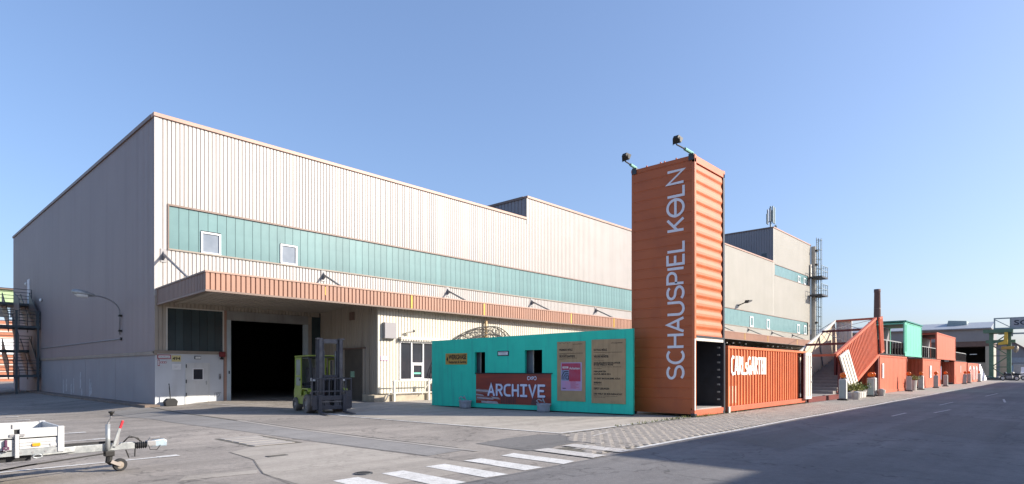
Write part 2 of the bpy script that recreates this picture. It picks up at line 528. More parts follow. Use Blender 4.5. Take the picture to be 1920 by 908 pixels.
def thing(name, label, cat, loc=(0, 0, 0), rot=0, group=None, local=False):
    o = bpy.data.objects.new(name, None)
    COL.objects.link(o)
    o.empty_display_size = .2
    o.location = loc
    o.rotation_euler = (0, 0, rot)
    ORG[o.name] = Vector((0, 0, 0)) if local else Vector(loc)
    return tag(o, label, cat, group)

def struct(o):
    o['kind'] = 'structure'
    return o

def copy_tree(o, parent=None):
    c = o.copy()
    COL.objects.link(c)
    if parent is not None:
        c.parent = parent
    ORG[c.name] = ORG[o.name]
    for ch in [x for x in bpy.data.objects if x.parent == o]:
        copy_tree(ch, c)
    return c

def frame3(o, a, b, n):
    o, a, b, n = Vector(o), Vector(a), Vector(b), Vector(n)
    return lambda x, y, z: o + a * x + b * y + n * z

FONT = {}
def text_part(s, m, parent, o, a, b, n, width=None, height=None, th=.003, name='lettering', bold=0.0, align='L', squeeze=True):
    """printed words as flat solid letters: o lower-left corner, a along the line, b up, n out of the surface"""
    cu = bpy.data.curves.new(name, 'FONT')
    cu.body = s
    cu.size = 1
    cu.offset = bold
    cu.resolution_u = 3
    ob = bpy.data.objects.new(name, cu)
    COL.objects.link(ob)
    dg = bpy.context.evaluated_depsgraph_get()
    me = bpy.data.meshes.new_from_object(ob.evaluated_get(dg))
    bpy.data.objects.remove(ob)
    bpy.data.curves.remove(cu)
    xs = [v.co.x for v in me.vertices]
    ys = [v.co.y for v in me.vertices]
    x0, x1, y0, y1 = min(xs), max(xs), min(ys), max(ys)
    sy = height / (y1 - y0) if height else width / (x1 - x0)
    sx = width / (x1 - x0) if width else sy
    fr = frame3(o, a, b, n)
    mb = MB()
    mb.v = [fr((v.co.x - x0) * sx, (v.co.y - y0) * sy, th) for v in me.vertices]
    mb.f = [tuple(p.vertices) for p in me.polygons]
    bpy.data.meshes.remove(me)
    me_o = mb.build(name, m, parent)
    return me_o

# ------------------------------------------------------------------ terrain
def sm(a, b, x):
    t = max(0, min(1, (x - a) / (b - a)))
    return t * t * (3 - 2 * t)

def hz(x, y):
    """yard relief: it dips left of the hall and ramps up to the gate and the annex"""
    d = -.17 * (1 - sm(6.0, 8.7, x)) * sm(21.5, 26.5, y)
    k = sm(12, 16, x)
    u = .14 * sm(9.4, 11.4, x) * sm(22.5 - 3.3 * k, 27 - 4.2 * k, y)
    return d + u

def grid(lo, hi, st):
    n = max(1, int(round((hi - lo) / st)))
    return [lo + (hi - lo) * i / n for i in range(n)]

xs = [-1500, -400, -120, -50, -20] + grid(-8, 4, 1.5) + grid(4, 18, .25) + grid(18, 60, 3) + [60, 80, 110, 160, 300, 700, 3000]
ys = [-1500, -400, -120, -50, -20] + grid(-10, 18, 2) + grid(18, 31, .25) + grid(31, 60, 3) + [60, 80, 110, 160, 300, 700, 3000]
mb = MB()
mb.v = [Vector((x, y, hz(x, y))) for y in ys for x in xs]
nx = len(xs)
mb.f = [(j * nx + i, j * nx + i + 1, (j + 1) * nx + i + 1, (j + 1) * nx + i) for j in range(len(ys) - 1) for i in range(nx - 1)]
struct(mb.build('ground', 'asphalt'))

def sheet(name, corners, m, off=.005, step=.4, kind='structure'):
    """quad laid on the ground (four corners), subdivided so that it follows the relief"""
    a, b, c, d = [Vector((p[0], p[1], 0)) for p in corners]
    nu = min(120, max(1, int(max((b - a).length, (c - d).length) / step)))
    nv = min(120, max(1, int(max((d - a).length, (c - b).length) / step)))
    q = MB()
    for j in range(nv + 1):
        for i in range(nu + 1):
            u, v = i / nu, j / nv
            p = (a * (1 - u) + b * u) * (1 - v) + (d * (1 - u) + c * u) * v
            q.v.append(Vector((p.x, p.y, hz(p.x, p.y) + off)))
    q.f = [(j * (nu + 1) + i, j * (nu + 1) + i + 1, (j + 1) * (nu + 1) + i + 1, (j + 1) * (nu + 1) + i) for j in range(nv) for i in range(nu)]
    o = q.build(name, m)
    o['kind'] = kind
    return o

def poly_sheet(name, pts, m, off):
    q = MB()
    q.v = [Vector((x, y, off)) for x, y in pts]
    q.f = [tuple(range(len(pts)))]
    return struct(q.build(name, m))

def line(pts, wd, m='paint', off=None, name='painted_line'):
    if off is None: off = .0085 if max(p[1] for p in pts) < 19 else .0125
    q = MB()
    dense = []
    for (x0, y0), (x1, y1) in zip(pts[:-1], pts[1:]):
        n = max(1, int(math.hypot(x1 - x0, y1 - y0) / .5))
        dense += [(x0 + (x1 - x0) * i / n, y0 + (y1 - y0) * i / n) for i in range(n)]
    dense.append(pts[-1])
    q.ribbon(dense, wd, 0, lambda x, y, z: Vector((x, y, hz(x, y) + off)))
    q.f = [f for f in q.f if len(f) == 4][0::3][:len(dense) - 1] if False else q.f
    vs, fs = [], []
    n = len(dense)
    for i in range(n):
        vs += [q.v[4 * i], q.v[4 * i + 1]]
    fs = [(2 * i, 2 * i + 1, 2 * i + 3, 2 * i + 2) for i in range(n - 1)]
    s = MB().add(vs, fs)
    return struct(s.build(name, m))

# road south of the yard
sheet('road', [(-60, -14), (400, -14), (400, 6.28), (-60, 6.28)], 'road', .003, 8)
# concrete forecourt behind the white line
sheet('concrete_forecourt', [(11.9, 9.45), (60, 9.45), (60, 23.2), (11.4, 23.2)], 'slab', .0055, .25)
poly_sheet('concrete_patch', [(4.1, 6.9), (7.1, 6.9), (7.0, 8.6), (6.85, 11.94), (6.62, 12.3), (5.5, 12.42), (4.85, 11.9), (4.74, 10.6), (4.2, 9.1)], 'slab2', .0035)
for i in range(1):
    r_ = [(8.35, 28.9), (8.0, 23.5), (7.96, 18.8), (7.86, 15.5), (7.95, 12), (8.12, 8.55)]
    l_ = [(6.9, 28.9), (6.45, 23.5), (6.4, 19.9), (6.73, 16.07), (6.87, 12), (7.15, 8.45)]
    q = MB()
    for (a, b), (c, d) in zip(r_, l_):
        pass
    L2, R2 = [], []
    for k in range(len(r_) - 1):
        for t in [j / 14 for j in range(14)]:
            R2.append((r_[k][0] * (1 - t) + r_[k + 1][0] * t, r_[k][1] * (1 - t) + r_[k + 1][1] * t))
            L2.append((l_[k][0] * (1 - t) + l_[k + 1][0] * t, l_[k][1] * (1 - t) + l_[k + 1][1] * t))
    for a, b in zip(L2, R2):
        for t in range(7):
            x, y = a[0] * (1 - t / 6) + b[0] * t / 6, a[1] * (1 - t / 6) + b[1] * t / 6
            q.v.append(Vector((x, y, hz(x, y) + .006)))
    q.f = [(7 * i2 + t, 7 * i2 + t + 1, 7 * i2 + t + 8, 7 * i2 + t + 7) for i2 in range(len(L2) - 1) for t in range(6)]
    struct(q.build('asphalt_strip', 'strip'))
line([(8.05, 19.2), (7.93, 15.5), (8.02, 12), (8.2, 8.5)], .13, 'concrete', .0095, 'gutter_edge')
line([(8.28, 19.0), (8.17, 15.5), (8.22, 12), (8.36, 9.2)], .05, 'concrete', .0095, 'gutter_edge')
line([(8.45, 28.9), (8.08, 23.5), (8.05, 19.2)], .07, 'sett_gap', .0105, 'gutter_joint')
poly_sheet('asphalt_patch', [(9.05, 9.42), (10.2, 9.6), (11.35, 9.6), (11.72, 9.2), (11.3, 8.6), (10.85, 7.95), (9.9, 7.86), (9.2, 7.55), (8.9, 7.85)], 'patch', .0065)
poly_sheet('asphalt_patch', [(17, 1.2), (24, 1.0), (26, 3.2), (19, 3.6)], 'patch', .006)
poly_sheet('asphalt_patch', [(12.5, 4.1), (15.2, 4.0), (17.8, 5.55), (13.4, 5.7)], 'patch', .006)
poly_sheet('asphalt_patch', [(3.1, 9.4), (4.15, 9.2), (4.3, 9.5), (3.3, 9.75)], 'slab2', .004)

# tar joints and repaired cracks
rj = random.Random(12)
def wander(pts, amp=.05):
    out = []
    for (x0, y0), (x1, y1) in zip(pts[:-1], pts[1:]):
        n = max(2, int(math.hypot(x1 - x0, y1 - y0) / .9))
        for i in range(n):
            t = i / n
            out.append((x0 + (x1 - x0) * t + rj.uniform(-amp, amp), y0 + (y1 - y0) * t + rj.uniform(-amp, amp)))
    return out + [pts[-1]]
M['tar'] = mat('tar_joint', (.13, .12, .112), .75, (.20, .185, .17), 3)
for pts, wd in (([(4.85, 11.95), (4.74, 10.6), (4.2, 9.1), (4.05, 7.6), (4.1, 5.8)], .035), ([(4.0, 6.29), (7, 6.2), (11, 6.22), (14.5, 6.0)], .03), ([(11.0, 5.6), (15.2, 5.9), (17.9, 5.6), (22, 3.6)], .04), ([(17.9, 5.6), (30, 5.4), (46, 5.0)], .04),
                ([(22, 3.6), (30, 1.5), (34, .5)], .05), ([(9.1, 6.0), (9.6, 3.6)], .03), ([(-2, 15.6), (2.4, 15.2), (4.9, 14.9), (5.5, 14.5)], .03), ([(3.2, 9.3), (3.6, 8.4), (3.5, 7.2)], .025),
                ([(12.3, 11.2), (15.0, 10.9), (17.4, 10.6)], .03), ([(14.2, 9.6), (14.6, 12.5), (14.2, 16)], .03), ([(6.9, 12.2), (7.05, 10.2), (7.2, 7.1)], .03)):
    line(wander(pts, .012), wd * .4, 'tar', .0095, 'tar_joint')
for k in range(26):
    x, y = rj.uniform(9.6, 11.2), rj.uniform(6.2, 7.6)
    line([(x, y), (x + rj.uniform(.05, .2), y + rj.uniform(-.03, .03))], .02, 'tar', .0205, 'tar_joint')

# painted markings
EDGE = [(10.75 + i * 2.5, 6.45 + .035 * math.sin(i * 2.1) + .02 * math.sin(i * 5.3)) for i in range(30)]
line(EDGE, .13)
line([(11.9, 9.40), (14.5, 9.37), (18.9, 9.36)], .12, 'paint')
line([(11.93, 9.36), (11.6, 13.8), (11.35, 18.2), (11.6, 20.4)], .12, 'paint')
line([(10.3, 29.0), (10.75, 25.75)], .10, 'paint_worn')
line([(10.75, 25.75), (14.9, 27.6)], .09, 'paint_worn')
line([(13.2, 20.8), (15.8, 20.4)], .10, 'paint_worn')
line([(11.9, 8.35), (13.0, 8.6)], .07, 'paint_worn', .0195)
for y, x1, wd in ((12.2, 4.02, .11), (16.4, 3.95, .11), (18.45, 3.9, .11), (20.5, 3.85, .10), (22.6, 3.8, .10), (24.9, 4.0, .11), (26.9, 4.05, .12), (29.0, 4.02, .13), (31.0, 3.95, .14)):
    line([(-9, y - .12), (x1, y)], wd, 'paint')
    line([(x1 - .35, y), (x1, y)], wd * 1.9, 'paint', .0165 if y > 19 else .0105)
for (x0, y0, x1, y1) in ((24, 4.4, 26.2, 4.35), (27, 3.6, 29.5, 3.4), (33, 4.2, 36.5, 4.1), (46, 3.6, 52, 3.4), (38, 2.2, 42, 2.5)):
    line([(x0, y0), (x1, y1)], .09, 'paint_worn', .016, 'painted_dash')
for i, x in enumerate((3.66, 4.56, 5.40, 6.28, 7.14, 8.04, 8.96, 9.92)):
    wob = [random.uniform(-.03, .03) for _ in range(4)]
    zs = .0075 if i < 6 else .0185
    q = MB().quad((x + wob[0], 6.29 + wob[1], zs), (x + .43, 6.29 + wob[2], zs), (x + .46 + wob[3], 7.76 + wob[0], zs), (x + .04, 7.76 + wob[1], zs))
    struct(q.build('crossing_stripe', 'paint' if i < 6 else 'paint_worn'))

# setts between the yard and the road
pave = struct(MB().add([(x, y, .0045) for x, y in ((9.25, 6.52), (46, 6.52), (46, 9.28), (11.75, 9.28), (10.92, 8.32), (10.9, 7.62), (9.25, 7.62))], [tuple(range(7))]).build('pavement', 'sett_gap'))
stone_n, rest = 0, MB()
PX_, PY_ = .172, .245
base_meshes = []
for k in range(6):
    e = .005 + random.uniform(0, .003)
    q = MB()
    a, b = PX_ / 2 - e, PY_ / 2 - e
    t = [(sx * (a - .005) + random.uniform(-.003, .003), sy * (b - .005) + random.uniform(-.003, .003), .0) for sx, sy in ((-1, -1), (1, -1), (1, 1), (-1, 1))]
    g = [(sx * a, sy * b, -.022) for sx, sy in ((-1, -1), (1, -1), (1, 1), (-1, 1))]
    q.add(t + g, [(0, 1, 2, 3), (0, 4, 5, 1), (1, 5, 6, 2), (2, 6, 7, 3), (3, 7, 4, 0)])
    base_meshes.append((q, None))
mesh_cache = {}
x = 9.36
row = 0
patch_zone = lambda x, y: (x < 10.9 and y > 7.6) or (x < 10.6 and y > 7.75 - (x - 9.2) * .1) or (x < 11.6 and y > 8.3 + (x - 10.9))
while x < 45.9:
    y = 6.52 + PY_ / 2 + (row % 2) * PY_ / 2
    while y < 9.28 - PY_ / 2 + .02:
        if not patch_zone(x, y):
            k = random.randrange(6)
            z = .0125 + random.uniform(-.0022, .0022)
            xx, yy = x + random.uniform(-.004, .004), y + random.uniform(-.006, .006)
            if stone_n < 296 and x > 10.2:
                if k not in mesh_cache:
                    o = base_meshes[k][0].build('paving_stone', 'sett', pave)
                    mesh_cache[k] = o.data
                else:
                    o = bpy.data.objects.new('paving_stone', mesh_cache[k])
                    COL.objects.link(o)
                    o.parent = pave
                o.location = (xx, yy, z)
                o.rotation_euler = (random.uniform(-.007, .007), random.uniform(-.007, .007), random.uniform(-.02, .02))
                stone_n += 1
            else:
                rest.add([(v.x + xx, v.y + yy, v.z + z) for v in base_meshes[k][0].v], base_meshes[k][0].f)
        y += PY_
    x += PX_
    row += 1
o = rest.build('paving_stones', 'sett', pave)
o['kind'] = 'stuff'
# beyond, the stones are too small to tell apart
m = M['sett'].copy()
m.name = 'far_setts'
struct(MB().quad((46, 6.52, .014), (170, 6.52, .014), (170, 9.3, .014), (46, 9.3, .014)).build('pavement', m))

# service cover with five plates, slot drain, manhole
sc_ = thing('service_cover', 'set of pale concrete cover plates let into the asphalt yard', 'service cover', (6.0, 13.4, 0))
MB().quad((5.5, 12.44, .005), (6.6, 12.36, .005), (6.62, 14.42, .005), (5.54, 14.52, .005)).build('cover_frame', 'sett_gap', sc_)
for i in range(5):
    y = 12.47 + i * .405
    MB().box(5.58 + .01 * i, 6.48 + random.uniform(-.03, .03), y, y + .33, .0, .013 + random.uniform(0, .004)).build('cover_plate', 'concrete', sc_, bevel=.004)
dr = thing('slot_drain', 'narrow dark slot drain in the pale concrete patch', 'drain', (5.24, 10.8, 0))
MB().box(5.05, 5.43, 10.72, 10.86, 0, .012).build('drain_frame', 'darksteel', dr)
MB().box(5.08, 5.40, 10.75, 10.83, 0, .015).build('drain_grate', 'sett_gap', dr)
mh = thing('manhole_cover', 'small round iron manhole cover beside the crossing stripes', 'manhole cover', (5.24, 7.95, 0))
MB().lathe((5.24, 7.95, 0), [(.0, .016), (.10, .016), (.11, .0)], n=20).build('cover_disc', 'iron', mh)
MB().lathe((5.24, 7.95, 0), [(.105, .019), (.14, .019), (.145, .0)], n=20).build('cover_ring', 'darksteel', mh)

# ------------------------------------------------------------------ the works hall
HX, HY = 8.78, 29.55
Uv, Vv, Zv = Vector((1, 0, 0)), Vector((0, 1, 0)), Vector((0, 0, 1))
PT = .175
hall = thing('factory_hall', 'long pale corrugated factory hall with green glass band and salmon canopy', 'factory hall', (HX, HY, 0))

def clad(x0, x1, z0, z1, m='clad', y=HY, pitch=PT):
    return MB().corr((x0, y, z0), Uv, Zv, Vv, x1 - x0, z1 - z0, pitch, .034).build('cladding', m, hall)
SECT = [(HX, 33.65, 12.97, 'clad'), (33.65, 58, 14.6, 'clad'), (58, 84.9, 16.55, 'clad_far'), (84.9, 101.3, 21.3, 'clad_far')]
B0, B1 = 7.05, 9.0
for i, (a, b, h, m_) in enumerate(SECT):
    if i < 3:
        clad(a, b, B1, h - .1, m_)
        clad(a, b, 4.9, B0, m_)
    else:
        clad(a, b, B1, 14.7, m_)
        clad(a, 85.5, 14.7, 16.2, m_)
        clad(100, b, 14.7, 16.2, m_)
        clad(a, b, 16.2, h - .1, m_)
        clad(a, b, 0.2, B0, m_)
    # coping on top and the flat roof behind it
    MB().box(a - (.06 if i == 0 else 0), b - (.02 if i < 3 else -.06), HY - .07, HY + .35, h - .17, h).build('coping', 'coping', hall, bevel=.01)
    MB().box(a + .05, b, HY + .36, 66, h - .5, h - .3).build('roof', 'darkroof', hall)
clad(HX, 9.35, B0, B1)
clad(99.9, 101.3, B0, B1, 'clad_far')
# smooth corner flashing
MB().box(HX - .02, HX + .16, HY - .012, HY + .05, 4.9, 12.8).build('corner_flashing', 'clad', hall)
# back and end walls close the hall
for a, b, h, m_ in SECT:
    MB().box(a + .06, b, 65.9, 66.1, -.3, h - .3).build('back_wall', 'clad_dark', hall)
MB().box(101.1, 101.3, HY + .06, 66, -.2, 21.1).build('end_wall', 'clad_far', hall)
# glass band
MB().box(9.30, 99.95, HY - .03, HY + .12, B1 - .03, B1 + .05).build('band_flashing', 'trim', hall)
MB().box(9.30, 99.95, HY - .05, HY + .12, B0 - .07, B0).build('band_sill', 'trim_tan', hall)
MB().box(9.30, 9.35, HY - .03, HY + .1, B0, B1 - .03).build('band_jamb', 'trim', hall)
MB().box(99.88, 99.95, HY - .03, HY + .1, B0, B1 - .03).build('band_jamb', 'trim', hall)
MB().box(9.35, 99.9, HY + .10, HY + .12, B0, B1).build('band_backing', 'interior', hall)
PW = .42
pane_src = MB().box(0, PW - .018, HY + .035, HY + .06, B0 + .01, B1 - .04)
pm = None
WIN = [(10.71, 11.60), (14.55, 15.45)]
x, k = 9.36, 0
far_panes = MB()
while x + PW < 99.9:
    if any(x + PW > w0 + .02 and x < w1 - .02 for w0, w1 in WIN):
        # short pane above the opening light
        MB().box(x, x + PW - .018, HY + .035, HY + .06, 8.1, B1 - .04).build('pane', 'profilit', hall)
        if x < WIN[0][0] or (x < WIN[1][0] and x > 12): MB().box(x, min(w0 for w0, w1 in WIN if w1 > x) - .01, HY + .036, HY + .061, B0 + .01, 8.1).build('pane', 'profilit', hall)
        else:
            w1 = max(w1 for w0, w1 in WIN if w0 < x + PW)
            if w1 < x + PW - .05: MB().box(w1 + .01, x + PW - .018, HY + .036, HY + .061, B0 + .01, 8.1).build('pane', 'profilit', hall)
    elif x < 49:
        if pm is None:
            o = pane_src.build('pane', 'profilit', hall)
            pm = o.data
        else:
            o = bpy.data.objects.new('pane', pm)
            COL.objects.link(o)
            o.parent = hall
        o.location = (x, 0, 0)
    else:
        far_panes.add([(v.x + x, v.y, v.z) for v in pane_src.v], pane_src.f)
    x += PW
x = 85.55
while x + PW < 100:
    far_panes.box(x, x + PW - .02, HY + .035, HY + .06, 14.72, 16.18)
    x += PW
o = far_panes.build('panes', 'profilit', hall)
o['kind'] = 'stuff'
MB().box(85.45, 100.05, HY - .03, HY + .1, 16.18, 16.26).build('band_flashing', 'trim', hall)
MB().box(85.45, 100.05, HY - .03, HY + .1, 14.64, 14.72).build('band_sill', 'trim', hall)
MB().box(100.0, 100.1, HY - .032, HY + .1, 14.72, 16.18).build('band_jamb', 'trim', hall)
MB().box(85.5, 100, HY + .09, HY + .11, 14.7, 16.2).build('band_backing', 'interior', hall)

def window(x0, x1, z0, z1, y, fw=.075, glassm='winblind', parent=hall, dep=.09):
    f = MB()
    f.box(x0, x1, y, y + dep, z1 - fw, z1).box(x0, x1, y - .02, y + dep, z0, z0 + fw)
    f.box(x0, x0 + fw, y + .002, y + dep, z0 + fw, z1 - fw).box(x1 - fw, x1, y + .002, y + dep, z0 + fw, z1 - fw)
    w_ = f.build('window', 'white', parent)
    MB().box(x0 + fw, x1 - fw, y + .05, y + .07, z0 + fw, z1 - fw).build('window_pane', glassm, w_)
    return w_
window(10.71, 11.60, 7.03, 8.05, HY - .02)
window(14.55, 15.45, 7.05, 8.07, HY - .02)
for x in (76.6, 82.4, 94.9, 98.0):
    window(x, x + 1.1, 7.1, 8.45, HY - .02, .16, 'profilit')
for x in (95.2, 97.9):
    window(x, x + 1.0, 14.75, 15.75, HY - .02, .16, 'profilit')

# side wall facing the yard, with its lower panels
HYB = 65.9
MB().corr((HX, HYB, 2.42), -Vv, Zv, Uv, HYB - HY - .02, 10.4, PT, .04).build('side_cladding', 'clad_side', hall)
MB().box(HX - .07, HX + .3, HY + .36, HYB, 12.80, 12.97).build('coping', 'trim', hall)
n_p = 12
for i in range(n_p):
    y0 = HY + .01 + (HYB - HY) * i / n_p
    y1 = HY + (HYB - HY) * (i + 1) / n_p - .012
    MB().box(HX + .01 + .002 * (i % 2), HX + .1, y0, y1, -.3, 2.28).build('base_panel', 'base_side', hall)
MB().box(HX - .05, HX + .08, HY - .05, HYB, 2.27, 2.43).build('ledge_trim', 'trim_tan', hall)
MB().box(HX + .105, HX + .125, HY + .25, HYB, -.3, 12.8).build('side_backing', 'interior', hall)
# step walls between roof levels
for X0, z0, z1 in ((33.65, 12.5, 14.5), (58.0, 14.2, 16.45), (84.9, 16.1, 21.2)):
    MB().corr((X0, 65, z0), -Vv, Zv, Uv, 65 - HY - .02, z1 - z0, .35, .04).build('step_wall', 'clad_dark', hall)  # dark grey colour stands for the shade on these walls
    MB().box(X0 - .06, X0 + .2, HY + .36, 65, z1 - .08, z1 + .1).build('coping', 'trim', hall)
    MB().box(X0 - .02, X0 + .14, HY - .012, HY + .04, z0, z1 - .08).build('corner_flashing', 'clad_far', hall)
fw_ = MB().box(84.86, 84.9, 30.35, 31.2, 17.0, 17.85).build('window', 'steel', hall)
MB().box(84.84, 84.87, 30.42, 31.13, 17.07, 17.78).build('window_pane', 'winglass', fw_)

# entrance front below the canopy
GX0, GX1, GZ = 12.05, 15.86, 4.0
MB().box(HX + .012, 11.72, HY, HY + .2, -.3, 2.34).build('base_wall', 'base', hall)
MB().box(HX - .05, 11.78, HY - .06, HY + .1, 2.335, 2.47).build('ledge_trim', 'trim_tan', hall)
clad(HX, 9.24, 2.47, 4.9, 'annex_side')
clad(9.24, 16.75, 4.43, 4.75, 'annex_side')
MB().box(9.24, 9.29, HY - .02, HY + .1, 2.47, 4.43).build('side_light_frame', 'offwhite', hall)
MB().box(9.29, 11.69, HY - .02, HY + .1, 4.38, 4.43).build('side_light_frame', 'offwhite', hall)
MB().box(11.69, 11.74, HY - .022, HY + .1, 2.47, 4.43).build('side_light_frame', 'offwhite', hall)
n_ = 7
for i in range(n_):
    a = 9.29 + 2.40 * i / n_
    MB().box(a, a + 2.40 / n_ - .012, HY + .03, HY + .06, 2.47, 4.38).build('dark_pane', 'profilit_dark', hall)
MB().box(9.29, 11.7, HY + .08, HY + .1, 2.47, 4.4).build('band_backing', 'interior', hall)
MB().box(11.745, 11.86, HY - .03, HY + .15, -.1, 4.43).build('door_post', 'coping', hall)
gf = MB().box(11.865, GX0, HY - .06, HY + .2, -.1, GZ).box(GX1, 16.05, HY - .06, HY + .2, -.1, GZ).build('gate_frame', 'gateframe', hall, bevel=.008)
MB().box(11.865, 16.05, HY - .045, HY + .2, GZ, 4.43).build('gate_lintel', 'lintel', hall)
MB().box(16.05, 16.26, HY - .02, HY + .15, -.1, 4.43).build('door_post', 'annex_side', hall)
MB().box(16.26, 16.80, HY + .03, HY + .06, -.1, 4.43).build('dark_pane', 'profilit_dark', hall)
MB().box(11.93, 11.99, HY - .075, HY - .06, 1.42, 1.56).build('gate_switch', 'darksteel', hall)
# inner walls of the entrance bay: dark hall beyond
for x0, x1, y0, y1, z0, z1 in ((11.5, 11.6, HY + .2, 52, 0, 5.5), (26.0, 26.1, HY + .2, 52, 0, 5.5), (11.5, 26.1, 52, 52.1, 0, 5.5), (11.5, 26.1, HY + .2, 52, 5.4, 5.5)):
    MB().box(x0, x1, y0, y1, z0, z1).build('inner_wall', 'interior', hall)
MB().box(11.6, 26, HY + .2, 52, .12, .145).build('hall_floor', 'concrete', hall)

# steel door in the base wall
dz = .19
fr_ = MB().box(10.02, 10.08, HY - .03, HY, 0, 1.93).box(11.02, 11.08, HY - .03, HY, 0, 1.93).box(10.08, 11.02, HY - .03, HY, 1.87, 1.93).build('door_frame', 'door', hall)
dm = MB()
dm.box(10.085, 10.33, HY - .022, HY, .1, 1.865).box(10.81, 11.015, HY - .022, HY, .1, 1.865).box(10.33, 10.81, HY - .022, HY, .1, 1.13).box(10.33, 10.81, HY - .022, HY, 1.68, 1.865)
dd = MB().v and None or dm.build('door', 'door', hall)
MB().box(10.33, 10.81, HY - .034, HY - .022, 1.13, 1.17).box(10.33, 10.81, HY - .034, HY - .022, 1.64, 1.68).box(10.33, 10.37, HY - .034, HY - .022, 1.17, 1.64).box(10.77, 10.81, HY - .034, HY - .022, 1.17, 1.64).build('door_window_frame', 'white', dd)
MB().box(10.37, 10.77, HY - .016, HY - .008, 1.17, 1.64).build('door_window', 'winglass', dd)
MB().box(10.92, 10.95, HY - .05, HY - .022, .92, 1.1).box(10.86, 10.95, HY - .07, HY - .05, 1.03, 1.055).build('door_handle', 'galv', dd)
for z in (.4, 1.0, 1.7):
    MB().box(10.04, 10.075, HY - .06, HY - .03, z, z + .16).build('hinge', 'darksteel', dd)
# scrawled marks on the base wall
sc2 = MB()
fr = frame3((11.28, HY - .001, .28), Uv, Zv, -Vv)
sc2.ribbon([(0, 0), (.03, .12), (.06, .26), (.03, .22)], .014, .003, fr).ribbon([(.12, .05), (.15, .04), (.22, .08), (.28, .2), (.20, .22), (.13, .14), (.11, .24), (.30, .26), (.34, .22)], .014, .004, fr)
sc2.build('scrawl', 'ink', hall)

# canopy -----------------------------------------------------------------
CX0, CY = 8.46, 22.9
MB().corr((CX0, CY, 4.52), Uv, Zv, Vv, 88, .64, .185, .04).build('canopy_fascia', 'fascia', hall)
cdir = Vector((CX0 - 8.86, CY - HY, 0))
cl_ = cdir.length
cdir.normalize()
cnr = Vector((-cdir.y, cdir.x, 0))
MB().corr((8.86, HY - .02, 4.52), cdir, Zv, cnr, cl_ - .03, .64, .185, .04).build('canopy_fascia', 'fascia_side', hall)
MB().box(CX0 - .03, CX0 + 88, CY - .03, CY + .14, 5.16, 5.22).build('canopy_trim', 'coping', hall)
MB().box(CX0 - .02, CX0 + 88, CY - .02, CY + .1, 4.46, 4.53).build('canopy_trim', 'trim', hall)
MB().obox((8.83, HY, 5.16), cdir * (cl_ - .15), cnr * .13, (0, 0, .06)).build('canopy_trim', 'trim', hall)
MB().obox((8.84, HY, 4.46), cdir * (cl_ - .11), cnr * .1, (0, 0, .07)).build('canopy_trim', 'trim', hall)
MB().prism([(8.93, HY - .02, 5.06), (CX0 + .06, CY + .06, 5.06), (CX0 + 88, CY + .06, 5.06), (CX0 + 88, HY - .02, 5.06)], (0, 0, .08)).build('canopy_roof', 'darkroof', hall)
MB().corr((CX0 + .38, CY + .08, 4.92), Uv, Vector((0, 6.5, -.28)).normalized(), Zv, 87.5, HY - CY - .12, .25, .05).build('canopy_soffit', 'soffit', hall)
for x in [9.6 + 8.4 * i for i in range(11)]:
    MB().beam((x, CY + .2, 4.86), (x, HY - .05, 4.585), .1, .08).build('canopy_beam', 'soffit', hall)
for x in (17.77, 22.62, 30.3, 35.16, 42.5, 50.2, 58.1, 64.2, 73.5, 82):
    MB().box(x - .045, x + .045, CY - .012, CY + .005, 4.53, 5.16).build('yellow_strip', 'yellow', hall)
MB().box(13.22, 13.25, CY - .01, CY + .005, 4.75, 5.1).build('yellow_strip', 'yellow', hall)
for x in (23.3, 27.8, 33.2):
    MB().box(x - .35, x + .35, 27.5, 28.0, 5.14, 5.7).build('roof_vent', 'lintel', hall)
MB().box(13.3, 13.75, 25.0, 25.15, 4.84, 4.925).build('canopy_light', 'lampwhite', hall)
for i in range(11):
    x = 9.12 + 8.35 * i + (0 if i else .0)
    if i == 1: x = 16.95
    MB().tube([(x, HY - .1, 6.72), (x, 26.1, 5.2)], .055, 8).build('tie_rod', 'steel', hall, smooth=True)
    q = MB().prism([(x - .02, HY + .02, 6.45), (x - .02, HY + .02, 6.95), (x - .02, HY - .28, 6.62)], (.04, 0, 0))
    q.box(x - .12, x + .12, HY - .03, HY + .01, 6.4, 7.0)
    q.build('rod_bracket', 'steel', hall)

# annex below the canopy -------------------------------------------------
AX, AY = 16.2, 23.4
AX2 = 16.78
sd = Vector((AX - AX2, AY - HY, 0))
sl_ = sd.length
sdn = sd.normalized()
snorm = Vector((sdn.y, -sdn.x, 0))    # points to -X (out)
if snorm.x > 0: snorm = -snorm
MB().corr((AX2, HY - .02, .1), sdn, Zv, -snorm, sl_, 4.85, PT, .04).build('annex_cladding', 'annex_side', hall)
MB().corr((AX, AY, .5), Uv, Zv, Vv, 1.2, 4.45, PT, .026).build('annex_cladding', 'annex', hall)
WX0, WX1, WZ0, WZ1 = 17.43, 20.3, 1.10, 2.98
MB().corr((WX0 - .03, AY, WZ1), Uv, Zv, Vv, WX1 - WX0 + .06, 4.95 - WZ1, PT, .026).build('annex_cladding', 'annex', hall)
MB().corr((WX0 - .03, AY, .5), Uv, Zv, Vv, WX1 - WX0 + .06, WZ0 - .5, PT, .026).build('annex_cladding', 'annex', hall)
MB().corr((WX1 + .03, AY, .5), Uv, Zv, Vv, 52 - WX1, 4.45, PT, .026).build('annex_cladding', 'annex', hall)
MB().box(AX - .01, AX + .1, AY - .012, AY + .06, .5, 4.93).build('corner_flashing', 'annex', hall)
MB().box(51.9, 52.1, AY, HY, 0, 4.95).build('annex_end', 'clad_dark', hall)
